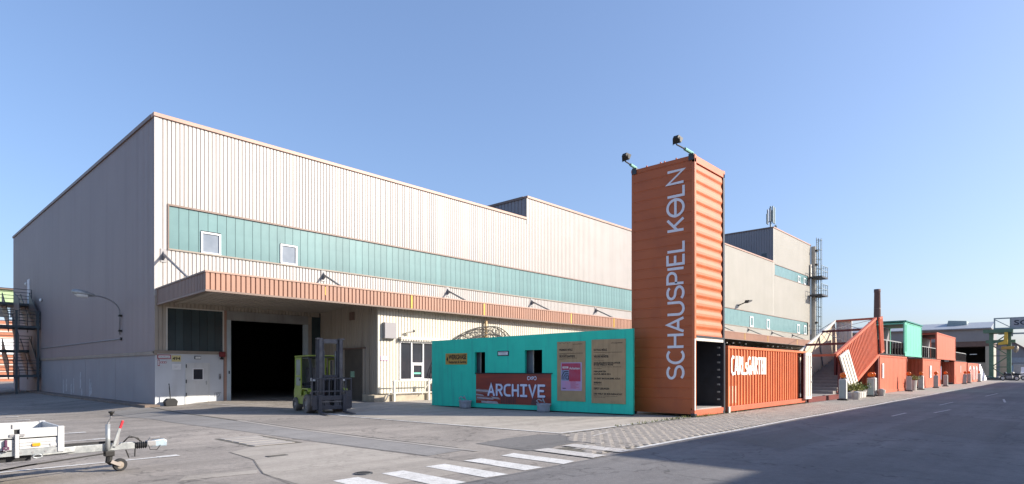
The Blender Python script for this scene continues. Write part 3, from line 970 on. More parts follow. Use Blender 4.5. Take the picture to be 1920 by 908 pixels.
# plinth: low concrete step in front of the annex
MB().box(15.7, 30, AY - .45, AY + .1, -.05, .45).build('plinth', 'plinth', hall, bevel=.02)
MB().box(15.95, AX + .3, AY + .1, 24.3, -.05, .46).build('plinth', 'plinth', hall, bevel=.02)
# annex window with mullions and a scalloped blind above
wf = MB()
ww = (WX1 - WX0) / 4
wf.box(WX0, WX1, AY - .02, AY + .08, WZ1 - .07, WZ1).box(WX0, WX1, AY - .04, AY + .08, WZ0, WZ0 + .07)
for i in range(5):
    xx = WX0 + ww * i - (.035 if 0 < i < 4 else (0 if i == 0 else .07))
    wf.box(xx, xx + .07, AY - .018, AY + .08, WZ0 + .07, WZ1 - .07)
for i in (1,):
    wf.box(WX0 + ww * i + .035, WX0 + ww * (i + 1) - .035, AY - .016, AY + .08, WZ0 + .78, WZ0 + .86)
wf = wf.build('window', 'white', hall)
for i in range(4):
    a, b = WX0 + ww * i + .04, WX0 + ww * (i + 1) - .04
    if i == 1:
        MB().box(a, b, AY + .03, AY + .05, WZ0 + .86, WZ1 - .07).build('window_pane', 'winglass', wf)
        MB().box(a + .05, b - .05, AY + .03, AY + .05, WZ0 + .13, WZ0 + .73).build('window_pane', 'winglass', wf)
        q = MB().box(a, b, AY - .03, AY + .04, WZ0 + .07, WZ0 + .13).box(a, b, AY - .03, AY + .04, WZ0 + .73, WZ0 + .78).box(a, a + .06, AY - .03, AY + .04, WZ0 + .13, WZ0 + .73).box(b - .06, b, AY - .03, AY + .04, WZ0 + .13, WZ0 + .73)
        q.build('casement', 'white', wf)
    else:
        MB().box(a, b, AY + .03, AY + .05, WZ0 + .07, WZ1 - .07).build('window_pane', 'winglass', wf)
MB().box(WX0 - .05, WX1 + .1, AY - .22, AY - .002, WZ1 + .08, WZ1 + .2).build('blind_box', 'offwhite', hall, bevel=.01)
vl = MB()
for i in range(19):
    a = WX0 - .04 + i * .155
    vl.box(a, a + .085, AY - .2, AY - .185, WZ1 + .005, WZ1 + .08)
vl.build('blind_valance', 'offwhite', hall)
MB().box(WX0 + .75, WX0 + 1.32, AY + .022, AY + .029, WZ0 + .3, WZ0 + .38).build('window_strip', 'mint', hall)
# roller shutter in the annex side
def on_side(y, z, out=0):
    t = (HY - y) / (HY - AY)
    p = Vector((AX2, HY, 0)) + Vector((AX - AX2, AY - HY, 0)) * t
    return p + snorm * out + Vector((0, 0, z))
y0, y1 = 26.65, 24.72
st_ = MB()
for i in range(26):
    z = .15 + i * .095
    st_.obox(on_side(y0, z, .012), on_side(y1, 0) - on_side(y0, 0), snorm * .02, (0, 0, .082))
st_.obox(on_side(y0, .12, .004), on_side(y1, 0) - on_side(y0, 0), snorm * .008, (0, 0, 2.5))
st_.build('roller_shutter', 'shutter', hall)
q = MB()
q.obox(on_side(y0 + .14, .1, .01), on_side(y0, 0) - on_side(y0 + .14, 0), snorm * .06, (0, 0, 2.6))
q2 = MB()
q2.obox(on_side(y1, .1, .01), on_side(y1 - .14, 0) - on_side(y1, 0), snorm * .06, (0, 0, 2.6))
q2.build('shutter_guide', 'annex_side', hall)
q.build('shutter_guide', 'annex_side', hall)
MB().obox(on_side(y0 + .2, 2.62, .01), on_side(y1 - .2, 0) - on_side(y0 + .2, 0), snorm * .10, (0, 0, .07)).build('shutter_lintel', 'trim', hall)
MB().obox(on_side(26.1, 4.05, .0), on_side(25.65, 0) - on_side(26.1, 0), snorm * .06, (0, 0, .4)).build('wall_vent', 'trim', hall)
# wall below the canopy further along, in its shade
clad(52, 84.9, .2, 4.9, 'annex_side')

# things fixed to the hall ----------------------------------------------
def wall_sign(name, label, x0, x1, z0, z1, y, face, border=None, bw=.03, th=.02):
    t = thing(name, label, 'sign', ((x0 + x1) / 2, y, z0))
    MB().box(x0, x1, y - th, y, z0, z1).build('plate', border or face, t)
    if border:
        MB().box(x0 + bw, x1 - bw, y - th - .003, y - th, z0 + bw, z1 - bw).build('face', face, t)
    return t
t = wall_sign('wall_sign', 'red bordered white sign at the left corner above the pale base wall', 8.88, 9.42, 2.09, 2.285, HY, 'paper', 'redsign', .035)
text_part('Carlswerkstrasse', 'navy', t, (8.95, HY - .023, 2.16), Uv, Zv, -Vv, .41, .055)
t = wall_sign('wall_sign', 'small red and white fire notice below the corner sign', 8.88, 9.24, 1.80, 2.06, HY, 'base')
MB().box(8.89, 8.97, HY - .024, HY - .02, 1.78, 2.06).build('red_mark', 'redsign', t)
MB().box(8.91, 8.95, HY - .028, HY - .024, 1.81, 2.03).build('white_mark', 'paper', t)
MB().box(9.0, 9.24, HY - .024, HY - .02, 1.90, 1.98).build('grey_mark', 'redsign', t)
for k in range(3): MB().box(9.02 + k * .075, 9.07 + k * .075, HY - .027, HY - .024, 1.92, 1.96).build('white_mark', 'paper', t)
t = wall_sign('number_sign', 'pale yellow house number sign reading 494', 9.46, 9.84, 1.98, 2.26, HY, 'signyellow')
text_part('494', 'ink', t, (9.49, HY - .021, 2.05), Uv, Zv, -Vv, .32, .14, bold=.02)
t = wall_sign('wall_sign', 'plain white notice below the yellow number sign', 9.46, 9.84, 1.62, 1.88, HY, 'paper')
text_part('Schauspiel', 'steel', t, (9.54, HY - .021, 1.76), Uv, Zv, -Vv, .2, .03)
text_part('Lager', 'steel', t, (9.56, HY - .021, 1.71), Uv, Zv, -Vv, .14, .03)
t = thing('emergency_light', 'small white emergency light above the steel door', 'lamp', (10.55, HY, 2.15))
MB().box(10.41, 10.69, HY - .05, HY, 2.10, 2.24).build('housing', 'darksteel', t, bevel=.01)
MB().box(10.44, 10.55, HY - .065, HY - .05, 2.12, 2.22).box(10.56, 10.67, HY - .065, HY - .05, 2.12, 2.22).build('lens', 'lampwhite', t)
t = thing('alarm_box', 'dark red alarm siren on the ledge left of the gate', 'alarm', (11.6, HY, 2.3))
MB().box(11.48, 11.74, HY - .22, HY - .061, 2.22, 2.46).build('housing', 'redbox', t, bevel=.03)
MB().lathe((11.58, HY - .15, 2.22), [(.05, 0), (.08, -.12), (.0, -.12)], n=10).build('horn', 'iron', t)
t = thing('key_switch', 'small grey key switch between the door and the gate', 'switch', (11.53, HY, 1.2))
MB().box(11.50, 11.58, HY - .06, HY, 1.15, 1.42).build('housing', 'steel', t, bevel=.01)
MB().box(11.52, 11.56, HY - .075, HY - .06, 1.2, 1.3).build('button', 'darksteel', t)

t = thing('dustpan', 'black long handled dustpan standing against the pale base wall', 'dustpan', (9.28, 29.1, 0))
q = MB()
q.prism([(9.06, 29.02, 0), (9.52, 29.02, 0), (9.56, 29.02, .22), (9.44, 29.02, .34), (9.14, 29.02, .34), (9.02, 29.02, .22)], (0, .28, 0))
q.build('pan', 'blackrubber', t, bevel=.03)
MB().tube([(9.28, 29.14, .32), (9.24, 29.2, 1.0)], .02, 8).build('handle', 'iron', t)
MB().tube([(9.248, 29.195, .85), (9.245, 29.198, .93)], .024, 8).build('handle_band', 'paper', t)
t = thing('wall_box', 'grey square ventilation box high on the cream annex wall', 'vent box', (16.8, AY, 3.1))
MB().box(16.46, 17.12, AY - .2, AY - .002, 3.12, 3.82).build('housing', 'base_side', t, bevel=.01)
MB().box(16.44, 17.14, AY - .22, AY, 3.08, 3.12).build('bottom_rim', 'base_side', t)
t = thing('security_camera', 'small white security camera on the cream annex wall', 'camera', (17.9, AY, 3.4))
MB().tube([(17.82, AY, 3.38), (17.82, AY - .14, 3.42)], .025, 8).build('bracket', 'steel', t)
MB().tube([(17.75, AY - .15, 3.40), (18.02, AY - .3, 3.47)], .055, 10).build('body', 'offwhite', t)
MB().tube([(18.02, AY - .3, 3.47), (18.08, AY - .335, 3.485)], .06, 10).build('lens_hood', 'iron', t)
t = wall_sign('wall_sign', 'pink bordered white notice on the cream wall left of the annex window', 16.34, 16.78, 2.06, 2.26, AY - .002, 'paper', 'pinkprint', .02)
text_part('Anlieferung', 'redsign', t, (16.40, AY - .026, 2.13), Uv, Zv, -Vv, .32, .05)
for k in range(3): MB().box(16.38 + k * .15, 16.44 + k * .15, AY - .02, AY - .004, 2.03, 2.06).build('foot', 'pinkprint', t)

t = thing('guard_rail', 'cream tubular guard rail below the annex window', 'guard rail', (18.5, 22.8, .1))
for x in (16.7, 18.75):
    MB().box(x - .05, x + .05, 22.78, 22.88, hz(x, 22.8) - .02, 1.12).build('post', 'offwhite', t, bevel=.008)
MB().tube([(16.6, 22.83, 1.08), (19.4, 22.83, 1.08)], .028, 8).build('rail', 'offwhite', t)
MB().tube([(16.6, 22.83, .52), (19.4, 22.83, .52)], .028, 8).build('rail', 'offwhite', t)
MB().tube([(16.2, 22.80, .2), (16.7, 22.83, .95)], .022, 8).build('brace', 'offwhite', t)
MB().tube([(18.3, 22.80, .42), (18.75, 22.83, .98)], .022, 8).build('brace', 'offwhite', t)

# curved lamp on the side wall
ly = 34.5
t = thing('wall_lamp', 'grey street lamp head on a curved arm fixed to the shaded side wall', 'lamp', (HX, ly, 3.5))
arc = [(HX - .09, ly, 3.35), (HX - .09, ly, 4.45)] + [(HX - .09 - 1.05 * math.sin(a) , ly, 4.45 + .75 * math.sin(a) * (1.0 if a < 1 else 1)) for a in ()]
arc += [(HX - .09 - 1.1 * (1 - math.cos(a)), ly, 4.45 + .75 * math.sin(a)) for a in [R(10 * i) for i in range(1, 10)]]
MB().tube(arc, .035, 8).build('arm', 'steel', t, smooth=True)
hx = arc[-1][0]
q = MB()
q.lathe((hx + .05, ly, arc[-1][2]), [(.03, -.05), (.05, 0), (.09, .12), (.12, .3), (.15, .5), (.14, .75), (.08, .9), (.0, .93)], axis=(-1, 0, .14), n=12)
q.build('head', 'galv', t, smooth=True)
MB().lathe((hx - .33, ly, arc[-1][2] - .03), [(.10, -.1), (.13, .1), (.12, .3), (.05, .42), (.0, .43)], axis=(-1, 0, .10), n=12).build('lens', 'lampwhite', t, smooth=True)
for z in (3.5, 4.25):
    MB().box(HX - .14, HX + .02, ly - .1, ly + .1, z, z + .09).build('clamp', 'iron', t)
cp = thing('cable_pipe', 'thin grey cable conduit running along the shaded side wall', 'conduit', (HX, ly, 3.2))
MB().tube([(HX - .03, ly, 3.15), (HX - .03, 54, 3.15)], .025, 6).build('conduit', 'steel', cp)
MB().box(HX - .07, HX - .005, ly - .06, ly + .06, 3.08, 3.22).build('junction_box', 'iron', cp)
for y, z in ((53.9, 6.6), (54.6, 4.6), (59.6, 8.3)):
    t = thing('wall_light', {53.9: 'small white bulkhead light above the fire escape landings', 54.6: 'small white bulkhead light beside the middle fire escape landing', 59.6: 'small white bulkhead light above the top fire escape door'}[y], 'lamp', (HX, y, z), group=None)
    MB().box(HX - .06, HX, y - .08, y + .08, z - .08, z + .08).build('base', 'iron', t)
    MB().lathe((HX - .06, y, z), [(.13, 0), (.12, .06), (.07, .1), (0, .11)], axis=(-1, 0, 0), n=10).build('lens', 'lampwhite', t, smooth=True)
q = None
for (yy, z0, hh, ww_) in ((46.5, .35, .8, .10), (47.3, .2, .9, .09), (45.2, .15, .7, .14), (44.6, .3, .9, .08), (42.9, .6, 1.0, .11), (40.8, .1, 1.1, .08), (40.5, .3, .7, .09), (42.6, .2, .4, .1)):
    fr = frame3((HX + .007, yy, z0 - .1), Vector((0, -1, 0)), Zv, -Uv)
    MB().ribbon([(0, 0), (.05, hh * .3), (.02, hh * .6), (.10, hh)], ww_ * 1.6, .002, fr).ribbon([(.12, .02), (.2, hh * .35), (.16, hh * .6)], ww_, .002, fr).build('paint_smear', 'base_smear', hall)
struct(MB().box(8.2, HX + .02, 28.9, 56, -.3, .09).build('kerb', 'kerb', bevel=.02))

# fire escape ------------------------------------------------------------
fe = thing('fire_escape', 'dark grey steel fire escape stair against the far end of the side wall', 'fire escape', (6.8, 57, -.17))
def landing(z, y0, y1, x0, x1=HX - .05):
    MB().box(x0, x1, y0, y1, z - .16, z).build('landing', 'escape', fe)
    r = MB()
    for yy in [y0 + (y1 - y0) * i / 3 for i in range(4)]:
        r.box(x0, x0 + .04, yy - .02, yy + .02, z, z + 1.05)
    for xx in [x0 + (x1 - x0) * i / 2 for i in range(3)]:
        r.box(xx - .02, xx + .02, y0, y0 + .04, z, z + 1.05)
    for k in (.3, .55, .8, 1.05):
        r.box(x0, x1, y0, y0 + .03, z + k - .02, z + k + .02)
        r.box(x0, x0 + .03, y0, y1, z + k - .02, z + k + .02)
    r.build('railing', 'escape', fe)
landing(1.25, 54.2, 57.0, 4.2)
landing(3.1, 57.5, 60.0, 4.2)
landing(4.75, 54.2, 57.0, 4.2)
landing(6.6, 57.5, 60.5, 4.2)
def flight(y0, z0, y1, z1, xa, xb):
    for xx in (xa, xb):
        q = MB()
        q.prism([(xx, y0, z0 - .35), (xx, y0, z0 + .95), (xx, y1, z1 + .95), (xx, y1, z1 - .35)], (.05, 0, 0))
        q.build('stringer', 'escape', fe)
    n = 8
    for i in range(n):
        t_ = (i + .5) / n
        MB().box(xa + .05, xb, y0 + (y1 - y0) * t_ - .13, y0 + (y1 - y0) * t_ + .13, z0 + (z1 - z0) * t_, z0 + (z1 - z0) * t_ + .04).build('step', 'escape', fe)
flight(60, -.1, 57, 1.25, 5.2, 6.3)
flight(57, 1.25, 60, 3.1, 7.3, 8.4)
flight(60, 3.1, 57, 4.75, 5.2, 6.3)
flight(57, 4.75, 60, 6.6, 7.3, 8.4)
for xx, ya, yb, za, zb, hh in ((8.5, 54.25, 57, 4.7, 6.2, 1.15), (8.5, 54.25, 57, 1.2, 2.9, 1.15), (7.55, 54.4, 56.6, 4.75, 5.4, 1.9), (7.55, 54.6, 57.2, 2.9, 4.5, 1.2), (7.55, 54.4, 56.8, .1, 1.2, 1.5)):
    MB().prism([(xx, ya, za), (xx, yb, zb), (xx, yb, zb + hh), (xx, ya, za + hh)], (.04, 0, 0)).build('side_panel', 'escape', fe)
for x, y in ((4.25, 54.25), (4.25, 60), (8.6, 54.25), (7.4, 54.3)):
    MB().box(x - .07, x + .07, y - .07, y + .07, -.2, 6.0 if x < 5 else 5.8).build('post', 'escape', fe)
MB().box(HX - .05, HX, 58.4, 59.3, 6.62, 8.6).build('exit_door', 'paper', fe)

# ladder and antenna on the tall block -----------------------------------
t = thing('roof_ladder', 'caged steel ladder with two landings at the far end of the hall', 'ladder', (102.3, 28.9, 0))
LX, LY = 102.3, 28.85
q = MB()
for dx in (-.45, .45):
    q.box(LX + dx - .05, LX + dx + .05, LY - .05, LY + .05, 3, 22.4)
q.build('rail', 'cranegrey', t)
q = MB()
for k in range(50):
    z = 3 + k * .39
    q.box(LX - .4, LX + .4, LY - .03, LY + .03, z, z + .05)
q.build('rungs', 'cranegrey', t)
for k in range(13):
    z = 4 + k * 1.5
    MB().tube([(LX + .55 * math.cos(a), LY - .45 - .55 * math.sin(a) + .35, z) for a in [R(-15 + 21 * i) for i in range(11)]], .04, 5).build('cage_hoop', 'cranegrey', t)
for a in (25, 65, 115, 155):
    MB().box(LX + .55 * math.cos(R(a)) - .025, LX + .55 * math.cos(R(a)) + .025, LY - .1 - .55 * math.sin(R(a)) - .025, LY - .1 - .55 * math.sin(R(a)) + .025, 4, 22.3).build('cage_bar', 'cranegrey', t)
for z in (16.15, 13.35):
    MB().box(100.2, 103.4, 27.6, 29.4, z - .25, z).build('landing', 'darksteel', t)
    r = MB()
    for x in (100.25, 101.3, 102.35, 103.35):
        r.box(x - .04, x + .04, 27.6, 27.68, z, z + 1.6)
    for kk in (.8, 1.55):
        r.box(100.2, 103.4, 27.6, 27.66, z + kk, z + kk + .06).box(103.34, 103.4, 27.66, 29.4, z + kk, z + kk + .06)
    r.build('railing', 'cranegrey', t)
MB().box(101.32, 101.7, 28.9, 29.5, 0, 21.0).build('column', 'clad_far', t)
for z in (20.2, 18, 13, 8.9):
    MB().box(101.3, 101.9, 28.6, 28.9, z, z + .25).build('lamp_box', 'iron', t)
MB().box(100.55, 101.25, 29.3, 29.45, 16.2, 18.1).build('roof_door', 'offwhite', t)
t = thing('antenna_mast', 'cluster of grey mobile phone antenna panels on the tall block roof', 'antenna', (86.3, 30.4, 21.3))
MB().tube([(86.3, 30.4, 21.0), (86.3, 30.4, 24.5)], .12, 8).build('mast', 'cranegrey', t)
for i, (dx, dy, z0, z1) in enumerate(((-.55, .3, 22.0, 23.4), (-.28, .0, 22.3, 24.2), (.02, -.32, 22.1, 24.5), (.35, -.1, 22.4, 24.0), (.62, -.3, 22.1, 24.4), (.3, .5, 22.1, 24.2))):
    MB().box(86.3 + dx - .13, 86.3 + dx + .13, 30.4 + dy - .08, 30.4 + dy + .08, z0, z1).build('antenna_panel', 'paleroof' if i % 2 else 'cranegrey', t, bevel=.03)
    MB().beam((86.3, 30.4, z0 + .3), (86.3 + dx, 30.4 + dy, z0 + .3), .06).build('bracket', 'darksteel', t)
MB().lathe((86.9, 30.0, 21.75), [(.0, 0), (.2, .02), (.22, .15), (0, .16)], axis=(1, -.6, 0), n=10).build('dish', 'cranegrey', t)
t = thing('floodlight', 'small black floodlight projecting from the far facade above the glass band', 'floodlight', (73.3, HY, 9.8))
MB().tube([(72.9, HY, 9.5), (72.9, HY - .8, 9.8)], .06, 6).build('arm', 'iron', t)
MB().prism([(72.7, HY - .8, 9.7), (73.9, HY - .8, 10.0), (74.1, HY - .8, 10.2), (73.0, HY - .8, 10.1)], (0, -.5, 0)).build('head', 'iron', t)

# ------------------------------------------------------------------ glyphs drawn as strokes
def arc2(cx, cy, rx, ry, a0, a1, n=14):
    return [(cx + rx * math.cos(R(a0 + (a1 - a0) * i / n)), cy + ry * math.sin(R(a0 + (a1 - a0) * i / n))) for i in range(n + 1)]
GL = {
    'S': (.60, [arc2(.30, .755, .28, .245, 25, 270) + arc2(.30, .26, .30, .25, 90, -150)[1:]]),
    'C': (.62, [arc2(.34, .5, .34, .5, 48, 312, 22)]),
    'H': (.58, [[(0, 0), (0, 1)], [(.58, 0), (.58, 1)], [(0, .52), (.58, .52)]]),
    'A': (.66, [[(0, 0), (.33, 1), (.66, 0)], [(.12, .33), (.54, .33)]]),
    'U': (.58, [[(0, 1)] + arc2(.29, .31, .29, .31, 180, 360) + [(.58, 1)]]),
    'P': (.50, [[(0, 0), (0, 1), (.26, 1)] + arc2(.27, .73, .25, .27, 85, -85) + [(.26, .46), (0, .46)]]),
    'I': (.10, [[(.05, 0), (.05, 1)]]),
    'E': (.46, [[(.46, 1), (0, 1), (0, 0), (.46, 0)], [(0, .52), (.42, .52)]]),
    'L': (.46, [[(0, 1), (0, 0), (.46, 0)]]),
    'K': (.54, [[(0, 0), (0, 1)], [(.54, 1), (.03, .42)], [(.2, .58), (.56, 0)]]),
    'O': (.80, [arc2(.40, .5, .40, .5, 0, 360, 30)[:-1], [(-.07, .5), (.87, .5)]]),
    'N': (.60, [[(0, 0), (0, 1), (.60, 0), (.60, 1)]]),
    ' ': (.22, []),
    'R': (.52, [[(0, 0), (0, 1), (.26, 1)] + arc2(.27, .74, .25, .26, 85, -85) + [(.26, .48), (0, .48)], [(.24, .48), (.52, 0)]]),
    'V': (.62, [[(0, 1), (.31, 0), (.62, 1)]]),
    'T': (.5, [[(.25, 0), (.25, 1)], [(0, 1), (.5, 1)]]),
    'G': (.58, [arc2(.30, .5, .30, .5, 50, 330, 18) + [(.56, .46), (.34, .46)]]),
}
def strokes(word, total, height, sw, gap, fr, m, parent, rounded=False, th=.006, gl=GL, name='letter', off=(0, 0)):
    wsum = sum(gl[c][0] for c in word) + gap * (len(word) - 1)
    kx = total / wsum
    x = 0
    out = []
    for c in word:
        wd, polys = gl[c]
        if polys:
            q = MB()
            for j, pl in enumerate(polys):
                closed = c == 'O' and j == 0
                q.ribbon([((x + px) * kx + off[0], py * height + off[1]) for px, py in pl], sw, th + .0012 * j, fr, closed=closed, rounded=rounded)
            out.append(q.build(name, m, parent))
        x += wd + gap
    return out

# ------------------------------------------------------------------ container tower
TX0, TX1, TY0, TY1, TZ = 19.04, 21.46, 9.2, 11.64, 8.86
tw = thing('container_tower', 'tall upright orange container tower with vertical white lettering', 'container tower', (TX0, TY0, 0))
RP = ((0, 0), (.22, .08), (.38, .45), (.52, .9), (.62, 1), (.74, .9), (.86, .4), (.95, .08))
# lettered face: sheets with shallow ribs lying one above the other
SP = ((0, 0), (.80, 0), (.84, 1), (.95, 1), (.99, 0))
MB().corr((TX0, TY1 - .1, .30), Zv, -Vv, Uv, TZ - .42, TY1 - TY0 - .2, .352, .012, SP).build('lettered_wall', 'tower_side', tw)
MB().corr((TX0 + .12, TY0 + .03, 2.75), Zv, Uv, Vv, TZ - 3.0, TX1 - TX0 - .24, .355, .036, RP).build('ribbed_wall', 'tower_front', tw)
MB().corr((TX1 - .03, TY0 + .1, 2.75), Zv, Vv, -Uv, TZ - 3.0, TY1 - TY0 - .2, .355, .07, RP).build('ribbed_wall', 'orange', tw)
MB().box(TX0 + .1, TX1 - .1, TY1 - .06, TY1 - .01, .2, TZ - .1).build('back_wall', 'orange', tw)
MB().box(TX0 + .06, TX1 - .06, TY0 + .06, TY1 - .06, TZ - .12, TZ - .04).build('top', 'orange', tw)
MB().box(TX0 + .1, TX1 - .1, TY0 + .1, TY1 - .1, 2.68, 2.74).build('ceiling', 'darksteel', tw)
MB().box(TX0 + .1, TX1 - .06, TY0 + .06, TY1 - .06, .22, .28).build('floor', 'concrete', tw)
MB().box(TX1 - .085, TX1 - .04, TY0 + .1, TY1 - .06, .28, 2.68).build('inner_wall', 'darksteel', tw)
MB().box(TX0 + .05, TX0 + .09, TY0 + .12, TY1 - .1, .28, 2.68).build('inner_wall', 'darksteel', tw)
MB().box(TX0 + .09, TX1 - .09, TY1 - .11, TY1 - .065, .28, 2.68).build('inner_wall', 'darksteel', tw)
for x, y, m_ in ((TX0, TY0, 'tower_front'), (TX1 - .12, TY0, 'darksteel'), (TX0, TY1 - .1, 'tower_side'), (TX1 - .12, TY1 - .1, 'orange')):  # right front post gets a dark colour in place of its shade
    MB().box(x - .004, x + .12, y - .004, y + .1, .24 if m_ != 'darksteel' else 2.6, TZ - .1).build('corner_post', m_, tw, bevel=.006)
MB().box(TX0 + .0, TX0 + .055, TY0 - .006, TY0 + .02, .24, 2.66).build('opening_edge', 'letter', tw)
MB().box(TX1 - .09, TX1 + .03, TY0 - .01, TY0 + .09, .1, 2.6).build('corner_post', 'darksteel', tw)  # lower length of that post, shade painted in as dark colour
for k in range(8):
    MB().box(TX1 - .2, TX1 - .09, TY0 + .12, TY0 + .2, .5 + k * .27, .56 + k * .27).build('bracket', 'galv', tw)
MB().box(TX0 + .12, TX1 - .1, TY0 + .0, TY0 + .1, 2.60, 2.76).build('lintel', 'offwhite', tw)
MB().box(TX0 + .12, TX1 - .1, TY0 - .008, TY0 + .1, 2.70, 2.78).build('lintel_edge', 'darksteel', tw)
MB().box(TX0, TX1, TY0 - .002, TY0 + .14, .03, .24).build('sill_beam', 'salmon', tw, bevel=.01)
MB().box(TX0 + .005, TX0 + .1, TY0 + .14, TY1, .10, .30).build('base_beam', 'tower_side', tw)
MB().box(TX0 - .004, TX1, TY0 - .004, TY0 + .1, TZ - .24, TZ).build('top_beam', 'tower_front', tw, bevel=.01)
MB().box(TX0 - .004, TX0 + .1, TY0 + .1, TY1, TZ - .14, TZ).build('top_beam', 'tower_side', tw)
MB().box(TX1 - .1, TX1, TY0 + .1, TY1, TZ - .2, TZ).build('top_beam', 'orange', tw)
for x, y in ((TX0 - .01, TY0 - .01), (TX1 - .15, TY0 - .01), (TX0 - .01, TY1 - .13), (TX1 - .15, TY1 - .13)):
    MB().box(x, x + .17, y, y + .15, 0, .13).build('corner_casting', 'darksteel', tw, bevel=.015)
    MB().box(x, x + .17, y, y + .15, TZ - .1, TZ + .02).build('corner_casting', 'tower_front' if x > TX0 else 'tower_side', tw, bevel=.015)
for y in (9.9, 10.35, 10.5, 11.05):
    MB().lathe((TX0 + .06, y, TZ), [(.03, 0), (.03, .06), (.0, .06)], n=8).build('lifting_eye', 'orange', tw)
fr = frame3((TX0, 9.60, 1.30), Zv, Vv, -Uv)
strokes('SCHAUSPIEL KOLN', 7.16, .60, .088, .17, fr, 'letter', tw, th=.012)

# floodlights on the tower
for (y, ln, lab, up, near) in ((TY1 - .12, .62, 'black floodlight on mint bracket at the far top corner of the orange tower', .06, False), (TY0 + .12, 1.05, 'black floodlight on a longer arm at the near top corner of the orange tower', -.02, True)):
    t = thing('floodlight', lab, 'floodlight', (TX0, y, TZ), group='floodlights on the container tower')
    MB().box(TX0 - .03, TX0 + .15, y - .09, y + .09, TZ - .16, TZ + .06).build('mount', 'darksteel', t)
    MB().tube([(TX0 + .1, y, TZ + .09), (TX0 - ln * .45, y, TZ + .10 + up * .4)], .055, 8).build('bracket', 'verdigris', t)
    tip = Vector((TX0 - ln, y, TZ + .10 + up))
    MB().tube([(TX0 - ln * .4, y, TZ + .10 + up * .4), tip], .024, 8).build('arm', 'iron', t)
    MB().tube([tip + Vector((0, -.12, 0)), tip + Vector((-.02, -.13, .2)), tip + Vector((0, .13, .2)), tip + Vector((0, .12, 0))], .011, 6).build('yoke', 'iron', t)
    d = Vector((.8, .0, -.6)) if near else Vector((.86, -.1, -.5)).normalized()
    u_ = d.cross(Vector((0, 1, 0))).normalized()
    sv = d.cross(u_).normalized()
    c = tip + Vector((.03, 0, .18))
    q = MB()
    p = [c + d * .09 + sv * (sy * .15) + u_ * (su * .11) for sy, su in ((-1, -1), (1, -1), (1, 1), (-1, 1))]
    b_ = [c - d * .10 + sv * (sy * .09) + u_ * (su * .06) for sy, su in ((-1, -1), (1, -1), (1, 1), (-1, 1))]
    q.add(p + b_, [(0, 1, 2, 3), (7, 6, 5, 4), (0, 4, 5, 1), (1, 5, 6, 2), (2, 6, 7, 3), (3, 7, 4, 0)])
    q.build('head', 'iron', t)
    p = [c + d * .094 + sv * (sy * .12) + u_ * (su * .085) for sy, su in ((-1, -1), (1, -1), (1, 1), (-1, 1))]
    MB().quad(*p).build('lens', 'winblind', t)

# ------------------------------------------------------------------ teal show wall
T0, T1 = Vector((17.07, 20.56, 0)), Vector((18.25, 11.1, 0))
tl = (T1 - T0).length
ta = (T1 - T0).normalized()
tn = Vector((ta.y, -ta.x, 0))
if tn.x > 0: tn = -tn
def TP(s, z, out=0):
    return T0 + ta * s + tn * out + Vector((0, 0, z))
TW = thing('teal_wall', 'long bright teal plywood show wall with two window slots', 'show wall', tuple(T0))
openings = [(2.43, 2.98, 1.42, 2.34), (4.96, 5.77, 1.42, 2.38)]
TH0, TH1 = 2.88, 3.05
cuts = sorted({0, tl} | {o[0] for o in openings} | {o[1] for o in openings})
wallm = MB()
for a, b in zip(cuts[:-1], cuts[1:]):
    op = [o for o in openings if abs(o[0] - a) < 1e-6]
    zt = lambda s: TH0 + (TH1 - TH0) * s / tl
    def slab(s0, s1, z0, z1a, z1b):
        p = [TP(s0, z0), TP(s1, z0), TP(s1, z1b), TP(s0, z1a)]
        wallm.prism(p, -tn * .12)
    if op:
        slab(a, b, .05, op[0][2], op[0][2])
        slab(a, b, op[0][3], zt(a), zt(b))
    else:
        slab(a, b, .05, zt(a), zt(b))
wallm.build('wall_board', 'teal', TW)
MB().obox(TP(.02, 0, -.03), ta * (tl - .04), -tn * .06, (0, 0, .05)).build('base_rail', 'ink', TW)
# the booth behind the slots
b0, b1 = 1.6, 7.0
q = MB()
q.obox(TP(b0, 0, -1.9), ta * (b1 - b0), -tn * .05, (0, 0, 2.6))
q.obox(TP(b0, 0, -.125), -tn * 1.77, ta * .05, (0, 0, 2.6))
q.obox(TP(b1, 0, -.125), -tn * 1.77, ta * .05, (0, 0, 2.6))
q.obox(TP(b0, 2.6, -.125), ta * (b1 - b0 + .05), -tn * 1.82, (0, 0, .05))
q.build('booth_wall', 'interior', TW)
for o in openings:
    wdt = o[1] - o[0]
    MB().obox(TP(o[0] - .75, 1.2, -.35), ta * (wdt * .5 + .50), -tn * .03, (0, 0, 1.35)).build('inner_panel', 'winblind', TW)
    MB().obox(TP(o[0] + wdt * .5 - .25, 1.2, -.345), ta * .035, -tn * .04, (0, 0, 1.35)).build('inner_edge', 'offwhite', TW)
    MB().lathe(TP(o[1] - 1.75, 1.95, -1.6), [(.05, 0), (.06, .05), (.03, .1), (0, .1)], n=8).build('inner_lamp', 'lampwhite', TW)

